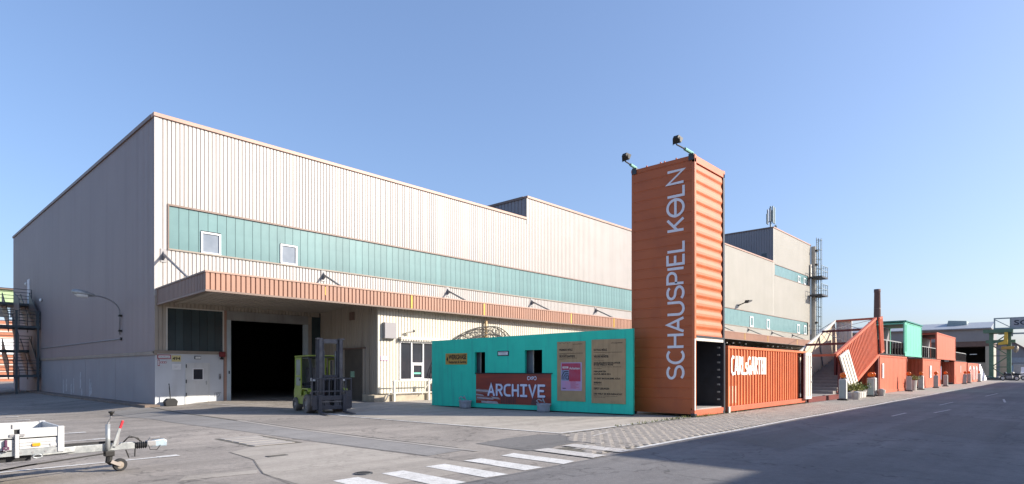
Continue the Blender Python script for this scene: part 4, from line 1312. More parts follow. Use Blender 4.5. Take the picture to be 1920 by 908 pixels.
def board(name, label, s0, s1, z0, z1, m, out=.02, cat='sign', dz=0):
    t = thing(name, label, cat, tuple(TP(s0, z0)))
    p = [TP(s0, z0, .001), TP(s1, z0 + dz, .001), TP(s1, z1 + dz, .001), TP(s0, z1, .001)]
    MB().prism(p, tn * (out - .001)).build('board', m, t)
    return t
tn_ = tn
t = board('direction_sign', 'golden wooden sign pointing left to the restaurant and canteen', .82, 2.02, 1.84, 2.31, 'ply_gold')
text_part('WERKSHASE', 'ink', t, TP(1.0, 2.05, .021), ta, Zv, tn, .99, .21, bold=.035)
text_part('Restaurant & Kantine', 'ink', t, TP(1.01, 1.885, .021), ta, Zv, tn, .97, .12, bold=.025)
MB().prism([TP(.87, 2.06, .021), TP(.96, 1.95, .021), TP(.96, 2.18, .021)], tn * .003).build('arrow', 'ink', t)
t = board('name_plate', 'small white name plate with a dark frame between the two window slots', 3.63, 4.19, 2.17, 2.37, 'navy')
MB().obox(TP(3.67, 2.205, .02), ta * .48, tn * .004, (0, 0, .13)).build('face', 'paper', t)
text_part('Schanzenstrasse', 'navy', t, TP(3.73, 2.29, .0245), ta, Zv, tn, .36, .035)
text_part('Haupteingang', 'navy', t, TP(3.78, 2.23, .0245), ta, Zv, tn, .26, .035)

# ARCHIVE banner
bs0, bs1, bz0, bz1 = 2.50, 6.20, .22, 1.46
t = board('banner', 'red brown printed banner reading ARCHIVE hung under the window slots', bs0, bs1, bz0, bz1, None or 'teal', .012, 'banner')
mbn = bpy.data.materials.new('banner_print')
mbn.use_nodes = True
N, L = mbn.node_tree.nodes, mbn.node_tree.links
tc = N.new('ShaderNodeTexCoord')
mp = N.new('ShaderNodeMapping')
mp.inputs['Scale'].default_value = (.5, .5, 5)
L.new(tc.outputs['Object'], mp.inputs[0])
n1 = N.new('ShaderNodeTexNoise')
n1.inputs['Scale'].default_value = 1.2
n1.inputs['Detail'].default_value = 6
L.new(mp.outputs[0], n1.inputs['Vector'])
c1 = N.new('ShaderNodeValToRGB')
c1.color_ramp.elements[0].position, c1.color_ramp.elements[1].position = .35, .7
c1.color_ramp.elements[0].color, c1.color_ramp.elements[1].color = (.34, .045, .02, 1), (.20, .035, .025, 1)
L.new(n1.outputs['Fac'], c1.inputs[0])
L.new(c1.outputs[0], N['Principled BSDF'].inputs['Base Color'])
N['Principled BSDF'].inputs['Roughness'].default_value = .45
M['banner'] = mbn
MB().prism([TP(bs0 + .01, bz0 + .01, .012), TP(bs1 - .01, bz0 + .01, .012), TP(bs1 - .01, bz1 - .01, .012), TP(bs0 + .01, bz1 - .01, .012)], tn * .004).build('printed_sheet', 'banner', t)
MB().obox(TP(bs0 - .02, bz1 - .01, .0), ta * (bs1 - bs0 + .06), tn * .05, (0, 0, .035)).build('top_batten', 'ink', t)
# printed picture: stacked papers and shelves along the foot of the banner
M['print_pale'] = mat('pale_print', (.50, .44, .46), .5, (.38, .32, .33), 6)
M['print_dark'] = mat('dark_print', (.07, .03, .035), .5, (.12, .05, .05), 8)
M['print_mid'] = mat('mid_print', (.24, .09, .07), .5, (.34, .18, .15), 7)
pp, pdk, pmid = MB(), MB(), MB()
for s0, s1, z0, z1 in ((.02, .75, .50, .58), (.05, .95, .20, .27), (.30, 1.2, .03, .13), (.80, 1.28, .22, .30), (.02, .45, .34, .40)):
    pp.prism([TP(bs0 + s0, bz0 + z0, .0165), TP(bs0 + s1, bz0 + z0 - .03, .0165), TP(bs0 + s1 - .1, bz0 + z1 - .03, .0165), TP(bs0 + s0, bz0 + z1, .0165)], tn * .0005)
for s0, s1, z0, z1 in ((.02, 1.0, .44, .49), (.02, .85, .29, .33), (.02, .6, .14, .19), (.1, 1.25, .58, .61)):
    pmid.prism([TP(bs0 + s0, bz0 + z0, .0166), TP(bs0 + s1, bz0 + z0 - .05, .0166), TP(bs0 + s1, bz0 + z1 - .05, .0166), TP(bs0 + s0, bz0 + z1, .0166)], tn * .0005)
for k in range(9):
    s0 = 1.30 + k * .085
    pdk.prism([TP(bs0 + s0, bz0 + .03, .0167), TP(bs0 + s0 + .055, bz0 + .03, .0167), TP(bs0 + s0 + .055, bz0 + .40 - .01 * k, .0167), TP(bs0 + s0, bz0 + .42 - .01 * k, .0167)], tn * .0005)
pdk.prism([TP(bs0 + 2.75, bz0 + .02, .0167), TP(bs0 + 3.2, bz0 + .02, .0167), TP(bs0 + 3.1, bz0 + .18, .0167), TP(bs0 + 2.95, bz0 + .28, .0167), TP(bs0 + 2.8, bz0 + .2, .0167)], tn * .0005)
pp.build('printed_papers', 'print_pale', t)
pmid.build('printed_shelf', 'print_mid', t)
pdk.build('printed_folders', 'print_dark', t)
GA = dict(GL)
GA['I'] = (.5, [[(.25, 0), (.25, 1)], [(0, 1), (.5, 1)], [(0, 0), (.5, 0)]])
GA['C'] = (.5, [[(.5, 1), (.3, 1)] + arc2(.3, .7, .3, .3, 90, 180, 6) + arc2(.3, .3, .3, .3, 180, 270, 6) + [(.5, 0)]])
GA['R'] = (.5, [[(0, 0), (0, 1), (.3, 1)] + arc2(.28, .75, .22, .25, 85, -85, 8) + [(.28, .5), (.03, .5)], [(.24, .5), (.5, 0)]])
GA['A'] = (.56, [[(0, 0), (.28, 1), (.56, 0)], [(.12, .3), (.44, .3)]])
GA['V'] = (.56, [[(0, 1), (.28, 0), (.56, 1)]])
GA['E'] = (.5, [[(.5, 1), (0, 1), (0, 0), (.5, 0)], [(0, .5), (.4, .5)]])
GA['H'] = (.5, [[(0, 0), (0, 1)], [(.5, 0), (.5, 1)], [(0, .5), (.5, .5)]])
fr = frame3(TP(bs0 + .66, bz0 + .36, .018), ta, Zv, tn)
strokes('ARCHIVE', 2.72, .42, .115, .26, fr, 'purple', t, rounded=True, th=.001, gl=GA, name='letter_shadow', off=(.02, -.015))
fr = frame3(TP(bs0 + .66, bz0 + .36, .0205), ta, Zv, tn)
strokes('ARCHIVE', 2.72, .42, .088, .26, fr, 'lilac', t, rounded=True, th=.002, gl=GA)
fr = frame3(TP(bs0 + 2.58, bz0 + 1.0, .018), ta, Zv, tn)
q = MB()
q.ribbon(arc2(.07, .06, .05, .065, 40, 330, 12), .028, .001, fr).ribbon(arc2(.38, .06, .05, .065, 140, -150, 12), .028, .001, fr)
q.ribbon([(.15, .01), (.15, .12)], .025, .001, fr).ribbon([(.22, .12), (.16, .06), (.23, .0)], .022, .002, fr).ribbon([(.22, .09), (.27, .12), (.32, .09), (.27, .02), (.22, .09)], .03, .003, fr)
q.build('emblem', 'lilac', t)

# programme boards
def programme(label, s0, s1, z0, z1, rows, m='ply'):
    t = board('programme_board', label, s0, s1, z0, z1, m, .025, 'notice board')
    W = s1 - s0
    for (zf, h_, wf, sx, s, bd) in rows:
        text_part(s, 'ink', t, TP(s0 + sx * W, z0 + (z1 - z0) * zf, .0255), ta, Zv, tn, wf * W, h_ * 1.12, bold=bd + .012)
    return t
t = programme('tall brown programme board holding the red and lilac poster', 6.46, 7.66, .44, 2.66, [
    (.945, .035, .34, .56, 'schauspielköln', .01), (.845, .085, .48, .08, 'PREMIERE MÄRZ', .02), (.80, .012, .84, .08, '________________________', .03), (.775, .025, .28, .08, 'AB 8. MÄRZ', .01),
    (.735, .07, .56, .08, 'DIE FORTE SANFTESTE', .03), (.715, .025, .64, .08, 'von Schauspiel Ensemble mit Gästen', .01), (.69, .025, .24, .08, 'Depot 1', .01)])
q = MB()
for k in range(6):
    q.obox(TP(6.5 + .08 + k * .085, 2.58 + .02 * (k % 2), .0255), ta * .02, tn * .001, (0, 0, .045))
q.build('staple', 'ink', t)
programme('tall brown programme board without poster next to the orange tower', 7.92, 9.26, .40, 2.70, [
    (.93, .04, .34, .58, 'schauspielköln', .01), (.82, .085, .40, .07, 'EXTRAS MÄRZ', .02), (.795, .010, .84, .07, '________________________', .03), (.755, .025, .34, .07, '1. / 8. / 15. / 22. MÄRZ', .01),
    (.715, .075, .44, .07, 'WIR SIND MONSTER', .03), (.69, .025, .26, .07, 'im Depot 2', .01), (.66, .025, .30, .07, 'Gesprächsreihe', .01),
    (.62, .065, .78, .07, 'SCHILLERS ERSTE ENZYKLOPÄDIE', .03), (.59, .06, .58, .07, 'IST DAS WIRKLICH WAHR?', .03), (.565, .022, .80, .07, 'mit Ensemble und Gästen, Eintritt frei', .01), (.54, .022, .24, .07, 'Grotte', .01),
    (.48, .065, .36, .07, 'DEIN JAHRTEN', .03), (.445, .055, .5, .07, 'KULTUR ABEND 2014', .03), (.375, .065, .78, .07, 'ZU GAST IM SCHAUSPIEL KÖLN', .03),
    (.31, .06, .24, .07, 'BARBARA', .03), (.285, .022, .26, .07, 'Konzert', .01), (.215, .065, .46, .07, 'DEPOT LESUNGEN', .03),
    (.135, .065, .84, .07, 'DIE WELT IM BÜHNENLICHT', .03), (.11, .022, .70, .07, 'Führung durch Werkstätten und Depots', .01), (.09, .022, .34, .07, 'Anmeldung', .01)])
t = board('poster', 'red and lilac printed poster with white heading on the brown board', 6.63, 7.52, .83, 1.88, 'lilac_paper', .031, 'poster')
def pr(s0, s1, z0, z1, m, name, o=.0315):
    MB().obox(TP(s0, z0, o), ta * (s1 - s0), tn * .0006, (0, 0, z1 - z0)).build(name, m, t)
pr(6.98, 7.47, 1.18, 1.85, 'crimson', 'red_block')
pr(6.66, 6.98, 1.60, 1.85, 'crimson', 'red_block')
pr(6.66, 6.98, 1.20, 1.60, 'blueprint', 'picture_block')
pr(6.66, 7.0, .87, 1.20, 'pinkprint', 'pink_block')
pr(7.0, 7.47, .87, 1.18, 'pinkprint', 'pink_block')
fr = frame3(TP(6.68, 1.24, .0325), ta, Zv, tn)
MB().ribbon([(0, 0), (0, .14), (.1, .3), (.28, .3)], .035, .001, fr).ribbon([(.08, 0), (.08, .12), (.15, .22), (.28, .22)], .03, .001, fr).ribbon([(.17, .02), (.28, .02), (.28, .14), (.17, .14), (.17, .02)], .03, .002, fr).build('line_drawing', 'navy', t)
pr(6.70, 6.95, 1.66, 1.73, 'paper', 'title_strip', .0325)
text_part('Arbeiten', 'paper', t, TP(6.99, 1.62, .0335), ta, Zv, tn, .45, .09, bold=.02)
text_part('Neue', 'crimson', t, TP(6.73, 1.675, .034), ta, Zv, tn, .18, .045, bold=.01)
for k in range(9):
    pr(7.04, 7.04 + random.uniform(.2, .38), .92 + k * .03, .93 + k * .03, 'crimson', 'small_print', .0325)
pr(6.70, 6.84, .90, .93, 'navy', 'small_print', .0325)

# sand sacks holding the banner
def sack(s, out, z0, label, k):
    p = TP(s, z0, out)
    t = thing('sand_sack', label, 'sand sack', tuple(p), group='grey sacks at the foot of the teal wall')
    q = MB()
    prof = [(.0, 0), (.17, .0), (.225, .06), (.215, .16), (.225, .24), (.255, .30), (.25, .335), (.20, .33), (.10, .30), (.0, .29)]
    q.lathe(p, prof, n=18)
    random.seed(k)
    for v in q.v:
        dz_ = v - p
        f = 1 + .10 * math.sin(3 * math.atan2(dz_.y, dz_.x) + k) + random.uniform(-.04, .04)
        v.x = p.x + dz_.x * f
        v.y = p.y + dz_.y * f * 1.15
    q.build('sack_body', 'sack', t, smooth=True)
    q = MB()
    q.tube([p + Vector((-.1, .1, .3)), p + Vector((-.14, .2, .44)), p + Vector((-.12, .12, .5)), p + Vector((-.06, .0, .42)), p + Vector((-.12, -.08, .52)), p + Vector((-.08, -.15, .34))], [.02, .03, .022, .03, .026, .02], 6)
    q.build('tied_neck', 'sack', t, smooth=True)
    return t
sack(2.15, .30, hz(17, 18.4), 'grey sand sack at the left foot of the ARCHIVE banner', 3)
sack(6.02, .32, 0, 'grey sand sack with pale straps at the right foot of the ARCHIVE banner', 5)
random.seed(21)

# iron arch behind the teal wall
t = thing('iron_arch', 'black iron lattice arch rising behind the teal wall', 'arch', (22.8, 22.9, 0))
r0 = 3.0
top, bot = [], []
for i in range(27):
    a = R(180 - 180 * i / 26)
    ax_, bx_ = (3.7, 3.3) if math.cos(a) < 0 else (2.1, 1.75)
    top.append(Vector((23.4 + 1.065 * ax_ * math.cos(a), 22.9, 1.0 + 2.97 * math.sin(a))))
    bot.append(Vector((23.4 + 1.065 * bx_ * math.cos(a), 22.9, 1.0 + 2.54 * math.sin(a))))
for yy in (0, .25):
    d = Vector((0, yy, 0))
    MB().tube([p + d for p in top], .024, 6).build('upper_chord', 'iron', t)
    MB().tube([p + d for p in bot], .03, 6).build('lower_chord', 'iron', t)
    q = MB()
    for i in range(26):
        q.beam(top[i] + d, bot[i + 1] + d, .018).beam(bot[i] + d, top[i + 1] + d, .018)
    q.build('lattice', 'iron', t)
for xx in (19.65, 25.45):
    MB().box(xx - .2, xx + .2, 22.86, 23.2, 0, 1.02).build('foot', 'iron', t)
t = tag(MB().box(23.05, 23.17, 23.2, 23.3, 0, 4.3).build('timber_post', 'wood'), 'bare timber post standing behind the iron arch', 'post')

# ------------------------------------------------------------------ the orange container with white lettering
CPR = ((0, 0), (.40, 0), (.52, 1), (.86, 1), (.98, 0))
def side_wall(x0, x1, y, z0, z1, m, par, pitch=.29, depth=.045, name='side_wall'):
    return MB().corr((x0, y, z0), Uv, Zv, Vv, x1 - x0, z1 - z0, pitch, depth, CPR).build(name, m, par)
ck = thing('shipping_container', 'bright orange container with white cut letters beside the tower', 'container', (21.8, 9.2, 0))
X0, X1 = 21.76, 29.7
side_wall(X0 + .1, X1, 9.22, .26, 2.41, 'carls', ck)
MB().box(X0, 30.9, 9.2, 9.32, .05, .25).build('base_beam', 'salmon', ck, bevel=.01)
MB().box(X0, 30.9, 9.19, 9.32, 2.40, 2.50).build('top_beam', 'carls', ck, bevel=.01)
MB().box(X0, X0 + .11, 9.192, 9.33, .25, 2.40).build('corner_post', 'carls', ck)
MB().box(X0, 30.9, 11.55, 11.64, .05, 2.46).build('back_wall', 'orange', ck)
MB().box(X0, X0 + .06, 9.33, 11.55, .05, 2.38).build('end_wall', 'orange', ck)
MB().box(X0, 30.9, 9.32, 11.55, 2.38, 2.45).build('roof', 'orange', ck)
MB().box(X0, 30.9, 9.32, 11.55, .1, .2).build('floor', 'maroon', ck)
MB().box(29.72, 29.78, 9.26, 11.5, .2, 2.44).build('end_frame', 'maroon', ck)
MB().box(29.78, 30.75, 9.45, 9.5, .2, 2.44).build('inner_wall', 'maroon', ck)
MB().box(30.72, 30.88, 9.22, 9.40, .1, 2.44).build('corner_post', 'maroon', ck)
dl = MB().box(30.28, 31.2, 9.10, 9.14, .22, 2.42).build('door', 'letter_warm', ck)
q = MB().box(30.28, 31.2, 9.05, 9.10, .22, .34).box(30.28, 31.2, 9.05, 9.10, 2.3, 2.42)
for k in range(4): q.box(30.28 + k * .27, 30.28 + k * .27 + .11, 9.052, 9.10, .34, 2.3)
q.build('door_rib', 'letter_warm', dl)
for z in (1.0, 1.7): MB().box(31.1, 31.22, 9.03, 9.052, z, z + .06).build('hinge', 'steel', dl)
for x in (X0 + .02, 30.7):
    MB().box(x, x + .17, 9.18, 9.34, 0, .12).build('corner_casting', 'darksteel', ck, bevel=.01)
MB().box(X0 - .03, X0 + .1, 9.15, 9.19, .02, .24).build('corner_plate', 'offwhite', ck)
# painted pale rectangle on the lower left of the side
for k in range(3):
    x = X0 + .1 + k * .29
    MB().box(x + .01, x + .11, 9.216, 9.2195, .35, 1.0).build('pale_patch', 'pale_orange', ck)
GC = {
    'C': (.40, [[(.40, .92), (.2, .97), (.07, .8), (.07, .2), (.2, .03), (.40, .08)]]),
    'A': (.46, [[(.05, 0), (.2, .95), (.30, .95), (.42, 0)], [(.12, .3), (.36, .3)], [(.14, .5), (.34, .5)]]),
    'R': (.44, [[(.08, 0), (.08, .95), (.34, .9), (.36, .62), (.1, .5)], [(.2, .5), (.40, .02)], [(.2, .25), (.2, .95)]]),
    'L': (.36, [[(.08, 1), (.08, .06), (.38, .06)]]),
    's': (.34, [[(.32, .62), (.12, .6), (.1, .42), (.3, .3), (.28, .08), (.04, .05)]]),
    'G': (.42, [[(.40, .9), (.2, .96), (.07, .8), (.07, .2), (.2, .04), (.38, .1), (.38, .45), (.22, .45)], [(.24, .1), (.24, .4)]]),
    'T': (.40, [[(.2, 0), (.2, .98)], [(0, .92), (.42, .92)]]),
    'E': (.34, [[(.36, .92), (.08, .92), (.08, .08), (.36, .08)], [(.08, .5), (.34, .5)], [(.16, .1), (.16, .9)]]),
    'N': (.42, [[(.07, 0), (.07, 1)], [(.36, 0), (.36, 1)], [(.12, .95), (.32, .05)], [(.2, 0), (.2, 1)]]),
    ' ': (.02, []),
}
fr = frame3((X0 + .30, 9.213, 1.42), Uv, Zv, -Vv)
strokes('CARLsGARTEN', 3.55, .70, .105, .03, fr, 'letter_warm', ck, th=.006, gl=GC)
t = tag(MB().beam((21.0, 11.9, 3.0), (24.6, 16.5, 3.2), .16, .22).build('timber_beam', 'wood'), 'pale timber beam slanting behind the lettered orange container', 'beam')
for xx, yy in ((21.2, 12.1), (24.4, 16.3)):
    MB().box(xx - .06, xx + .06, yy - .06, yy + .06, 0, 3.0).build('support', 'wood', t)
lt = thing('string_lights', 'string of white bulbs under the dark canopy behind the orange container', 'string lights', (60, 25, 4.2))
rb = random.Random(4)
for row_ in range(3):
    yb = 23.4 + row_ * 1.6
    pts = [(52 + i * 1.5, yb, 4.35 - .12 * math.sin(math.pi * (i % 4) / 4)) for i in range(24)]
    MB().tube(pts, .012, 4).build('cable', 'iron', lt)
    for i in range(0, 24, 1):
        if rb.random() < .6:
            MB().lathe((pts[i][0], yb, pts[i][2] - .16), [(.0, 0), (.09, .03), (.10, .1), (.04, .16), (.0, .16)], n=8).build('bulb', 'bulb', lt, smooth=True)
# dark net roof of the garden, under the canopy
q = MB()
q.add([(52.5, 16.5, 3.25), (92, 16.5, 3.25), (92, 22.85, 4.4), (52.5, 22.85, 4.4)], [(0, 1, 2, 3)])
for x in (53, 60, 67, 74, 81, 88):
    pass
t = thing('shade_net', 'black shade net roof sloping from the canopy over the container garden', 'awning', (70, 20, 0))
nb = MB().add([(x, y, 4.42 - (22.85 - y) * .12 - .1 * math.sin(math.pi * ((x - 52.5) % 7) / 7) - .001 * i) for i, y in enumerate((16.0, 18, 20, 22.85)) for x in [52.5 + 1.75 * j for j in range(23)]],
          [(r * 23 + j, r * 23 + j + 1, (r + 1) * 23 + j + 1, (r + 1) * 23 + j) for r in range(3) for j in range(22)])
nb.build('net', 'iron', t)
for x in (53, 60, 67, 74, 81, 88):
    MB().box(x - .06, x + .06, 15.95, 16.07, 0, 3.6).build('post', 'iron', t)

# ------------------------------------------------------------------ sloping stair container
sc_t = thing('stair_container', 'tilted salmon red open container forming a stair with cream inner wall', 'stair', (31.2, 9.2, 0))
def slope_wall(pts, y, m, name, pitch=.33, dep=.05):
    A, B, C, D = [Vector((p[0], y, p[1])) for p in pts]   # top-left, top-right, bottom-right, bottom-left
    q = MB()
    n = int((B - A).length / pitch)
    vs = []
    for i in range(n):
        for fr_, dp in CPR:
            t_ = (i + fr_) / n
            off = Vector((0, dep * dp, 0))
            vs += [A + (B - A) * t_ + off, D + (C - D) * t_ + off]
    vs += [B, C]
    k = len(vs) // 2
    q.add(vs, [(2 * i, 2 * i + 1, 2 * i + 3, 2 * i + 2) for i in range(k - 1)])
    return q.build(name, m, sc_t)
WA, WB, WC, WD = (36.0, 2.42), (45.4, 5.0), (46.2, 2.66), (38.6, .46)
slope_wall((WA, WB, WC, WD), 9.22, 'salmon', 'side_wall')
q = MB().beam((36.0, 9.25, 2.42), (45.4, 9.25, 5.0), .14, .14).build('top_rail', 'salmon', sc_t)
MB().beam((38.5, 9.25, .42), (46.3, 9.25, 2.66), .14, .2).build('bottom_rail', 'salmon', sc_t)
# far wall: long cream panel down to the ground, corrugated
far = MB()
fw0 = [(33.5, .1), (33.5, 1.35), (37.9, 2.74), (45.2, 4.92), (46.3, 2.6), (46.3, .1)]
far.prism([(x, 11.66, z) for x, z in fw0], (0, .05, 0)).build('far_wall', 'beige_inner', sc_t)
MB().beam((33.5, 11.62, 1.35), (45.2, 11.62, 4.95), .1, .14).build('top_rail', 'offwhite', sc_t)
for x, z in ((36.2, 2.3), (38.6, 3.0), (41.5, 3.85)):
    MB().beam((x, 11.62, z), (x + .9, 11.62, z - 2.0), .06).build('wall_rib', 'steel', sc_t)
for (xa, za, xb, zb, m_) in ((45.3, 4.95, 45.3, 5.0, 'salmon'), (42.2, 4.08, 42.2, 4.12, 'maroon'), (38.9, 3.12, 38.6, 3.14, 'maroon'), (36.0, 2.38, 36.0, 2.42, 'salmon')):
    MB().beam((xa, 11.62, za), (xb, 9.3, zb), .13).build('cross_beam', m_, sc_t)
# cables
MB().tube([(45.3, 11.5, 4.9), (42.2, 9.3, 4.1)], .02, 5).tube([(45.3, 9.3, 4.95), (42.2, 11.5, 4.1)], .02, 5).tube([(42.2, 11.5, 4.1), (38.8, 9.3, 3.12)], .02, 5).build('bracing_cable', 'steel', sc_t)
MB().tube([(45.2, 11.6, 5.0), (70, 19.5, 5.9), (99, 29.3, 7.7)], .025, 5).build('stay_cable', 'iron', sc_t)
# base frame and steps
MB().box(31.3, 37.3, 9.22, 9.36, .0, .26).build('base_beam', 'maroon', sc_t)
MB().box(31.3, 38.6, 9.36, 11.62, .02, .28).build('platform', 'stairgrey', sc_t)
MB().box(36.9, 37.04, 9.23, 9.36, .26, 2.36).build('post', 'maroon', sc_t)
for i in range(14):
    a = 36.2 + i * .72
    MB().box(a, a + .74, 9.42, 11.58, .26 + i * .17, .44 + i * .17).build('step', 'stairgrey', sc_t)
# open door leaves
def leaf(o, a, b, n, m, par, ribs=3):
    o, a, b, n = map(Vector, (o, a, b, n))
    d_ = MB().obox(o, a, b, n * .04).build('door', m, par)
    q = MB()
    for k in range(ribs + 1):
        f = k / ribs * .86
        q.obox(o + a * f + n * .04, a * .14, b, n * .045)
    q.obox(o + n * .041, a, b * .05, n * .05).obox(o + b * .95 + n * .041, a, b * .05, n * .05)
    q.build('door_rib', m, d_)
    return d_
leaf((36.1, 9.12, 2.34), (1.75, 0, .42), (2.3, 0, -2.05), (0, -1, 0), 'letter_warm', sc_t)
leaf((45.55, 11.6, 2.75), (0, -.95, 0), (-.1, 0, 2.2), (-1, 0, 0), 'letter_warm', sc_t)
leaf((45.5, 9.12, 5.05), (.9, 0, .15), (.55, 0, -2.35), (0, -1, 0), 'salmon', sc_t)
MB().box(45.9, 46.15, 9.2, 9.4, .05, 2.7).build('post', 'maroon', sc_t)

# ------------------------------------------------------------------ row of containers along the pavement
def container(label, x0, x1, z0, h_, m, open_left=False, ribs=True, open_right=False, beam=None, y0=9.2, rib_d=.02, pitch=.42):
    beam = beam or m
    t = thing('shipping_container', label, 'container', (x0, y0, z0))
    y1 = y0 + 2.44
    MB().corr((x0 + .12, y0 + .02, z0 + .2), Uv, Zv, Vv, x1 - x0 - .24, h_ - .3, pitch, rib_d, CPR).build('side_wall', m, t)
    MB().box(x0, x1, y0, y0 + .12, z0 + .02, z0 + .2).build('base_beam', beam, t, bevel=.01)
    MB().box(x0, x1, y0 - .005, y0 + .12, z0 + h_ - .12, z0 + h_).build('top_beam', beam, t, bevel=.01)
    for x in (x0, x1 - .13):
        MB().box(x, x + .13, y0 - .003, y0 + .13, z0 + .2, z0 + h_ - .12).build('corner_post', beam, t)
        MB().box(x, x + .13, y1 - .13, y1, z0 + .02, z0 + h_ - .1).build('corner_post', beam, t)
    MB().box(x0 + .13, x1 - .13, y1 - .06, y1 - .01, z0 + .2, z0 + h_ - .12).build('back_wall', 'clad_dark' if open_left else m, t)
    MB().box(x0, x1, y0 + .12, y1, z0 + h_ - .09, z0 + h_ - .03).build('roof', beam, t)
    MB().box(x0, x1, y0 + .12, y1, z0 + .1, z0 + .18).build('floor', 'stairgrey', t)
    if not open_left:
        MB().corr((x0 + .02, y1 - .13, z0 + .18), -Vv, Zv, Uv, 2.18, h_ - .28, .29, .04, CPR).build('end_wall', m, t)
    else:
        MB().box(x0, x0 + .12, y0 + .13, y1 - .13, z0 + h_ - .2, z0 + h_ - .005).build('end_beam', beam, t)
    if not open_right:
        MB().box(x1 - .08, x1 - .03, y0 + .13, y1 - .13, z0 + .18, z0 + h_ - .1).build('end_wall', m, t)
    return t
def railing(label, x0, x1, z0, y=9.26):
    t = thing('balcony_railing', label, 'railing', (x0, y, z0))
    MB().box(x0, x1, y, y + .05, z0 + 1.02, z0 + 1.09).build('top_rail', 'galv', t)
    MB().box(x0, x1, y, y + .05, z0 + .03, z0 + .1).build('bottom_rail', 'iron', t)
    n = int((x1 - x0) / .95)
    for i in range(n + 1):
        x = x0 + (x1 - x0 - .12) * i / n
        MB().box(x, x + .10, y + .004, y + .09, z0, z0 + 1.02).build('baluster', 'iron', t)
    return t
def recess(label, x0, x1, mwall, wins):
    t = thing('booth_wall', label, 'booth', (x0, 10.3, 0))
    MB().box(x0, x1, 10.3, 10.4, .0, 2.58).build('wall', mwall, t)
    for a, b, z0, z1 in wins:
        w_ = MB().box(a, b, 10.27, 10.3, z0, z1).build('window', 'steel', t)
        MB().box(a + .1, b - .1, 10.262, 10.27, z0 + .1, z1 - .1).build('window_pane', 'blueprint', w_)
        MB().box(a + .25, b - .25, 10.258, 10.262, z0 + .5, z1 - .35).build('notice', 'pinkprint', w_)
    return t
c2 = container('flat fronted orange container under the balcony next to the sloping stair', 46.35, 55.7, 0, 2.62, 'salmon', pitch=1.55, rib_d=.012)
t = tag(MB().box(47.0, 47.45, 9.16, 9.2, 1.05, 2.05).build('notice_strip', 'paper'), 'narrow white vertical notice on the container below the balcony', 'sign')
text_part('EINGANG', 'redsign', t, (47.15, 9.155, 1.15), Zv, -Uv, -Vv, .8, .13)
recess('dark red booth wall behind the planter under the tilted stair', 40.2, 46.2, 'maroon', [(41.6, 42.8, .7, 1.6), (43.4, 45.0, .7, 1.9)])
railing('black barred balcony railing on top of the first orange container', 46.5, 54.9, 2.64)
u1 = container('mint green container open at its near end on the upper level', 55.0, 62.3, 2.66, 2.72, 'mint', open_left=True, open_right=True, beam='mint', pitch=1.2, rib_d=.01)
MB().box(54.9, 62.4, 9.1, 11.7, 5.38, 5.46).build('roof_edge', 'mint_dark', u1)
leaf((54.96, 9.16, 2.9), (-.9, 0, 0), (0, 0, 2.3), (0, -1, 0), 'mint', u1)
recess('dark red booth wall with two windows below the mint container', 55.75, 62.7, 'maroon', [(56.4, 58.2, .6, 1.75), (58.9, 61.4, .6, 1.75)])
c3 = container('orange container carrying a narrow white banner further down the row', 62.8, 73.0, 0, 2.6, 'salmon', pitch=1.5, rib_d=.012)
t = tag(MB().box(66.3, 67.1, 9.15, 9.2, .9, 2.0).build('banner', 'paper'), 'narrow white banner with red print on the far orange container', 'banner')
MB().box(66.55, 66.8, 9.145, 9.15, 1.05, 1.6).build('red_print', 'redsign', t)
railing('black barred railing between the mint and the upper salmon container', 62.9, 70.4, 2.62)
u2 = container('salmon container open at its near end on the upper level', 70.6, 84.0, 2.64, 2.62, 'salmon', open_left=True, open_right=True, pitch=1.9, rib_d=.01)
MB().box(70.5, 70.62, 11.0, 11.5, 2.8, 4.7).build('door', 'offwhite', u2)
recess('dark red booth wall with two windows below the upper salmon container', 73.1, 82.9, 'maroon', [(74.6, 77.6, .5, 1.7), (78.6, 82.0, .5, 2.1)])
c4 = container('plain orange container with a small white number near the row end', 83.0, 94.5, 0, 2.56, 'salmon', pitch=2.0, rib_d=.012)
text_part('1', 'letter', c4, (88.2, 9.19, 1.3), Uv, Zv, -Vv, .3, .8, .01, bold=.03)
railing('black railing on the far orange container beside the dark hall', 84.2, 94.0, 2.58)
c5 = container('far orange container with three white arched marks at the row end', 95.5, 108.0, 0, 2.5, 'salmon', pitch=3.0, rib_d=.03)
for x in (97.0, 101.0, 104.6):
    fr = frame3((x, 9.185, .3), Uv, Zv, -Vv)
    MB().ribbon([(0, 0), (0, 1.2)] + arc2(.8, 1.2, .8, .45, 180, 0, 8) + [(1.6, 0)], .35, .01, fr).build('arch_mark', 'letter', c5)
t = thing('stepped_block', 'white stepped block at the far end of the container row', 'stair block', (108.3, 9.2, 0))
for k in range(7):
    MB().box(108.3 + k * 1.5, 109.8 + k * 1.5, 9.1, 11.4, 0, 2.45 - k * .33).build('block', 'letter', t, bevel=.02)

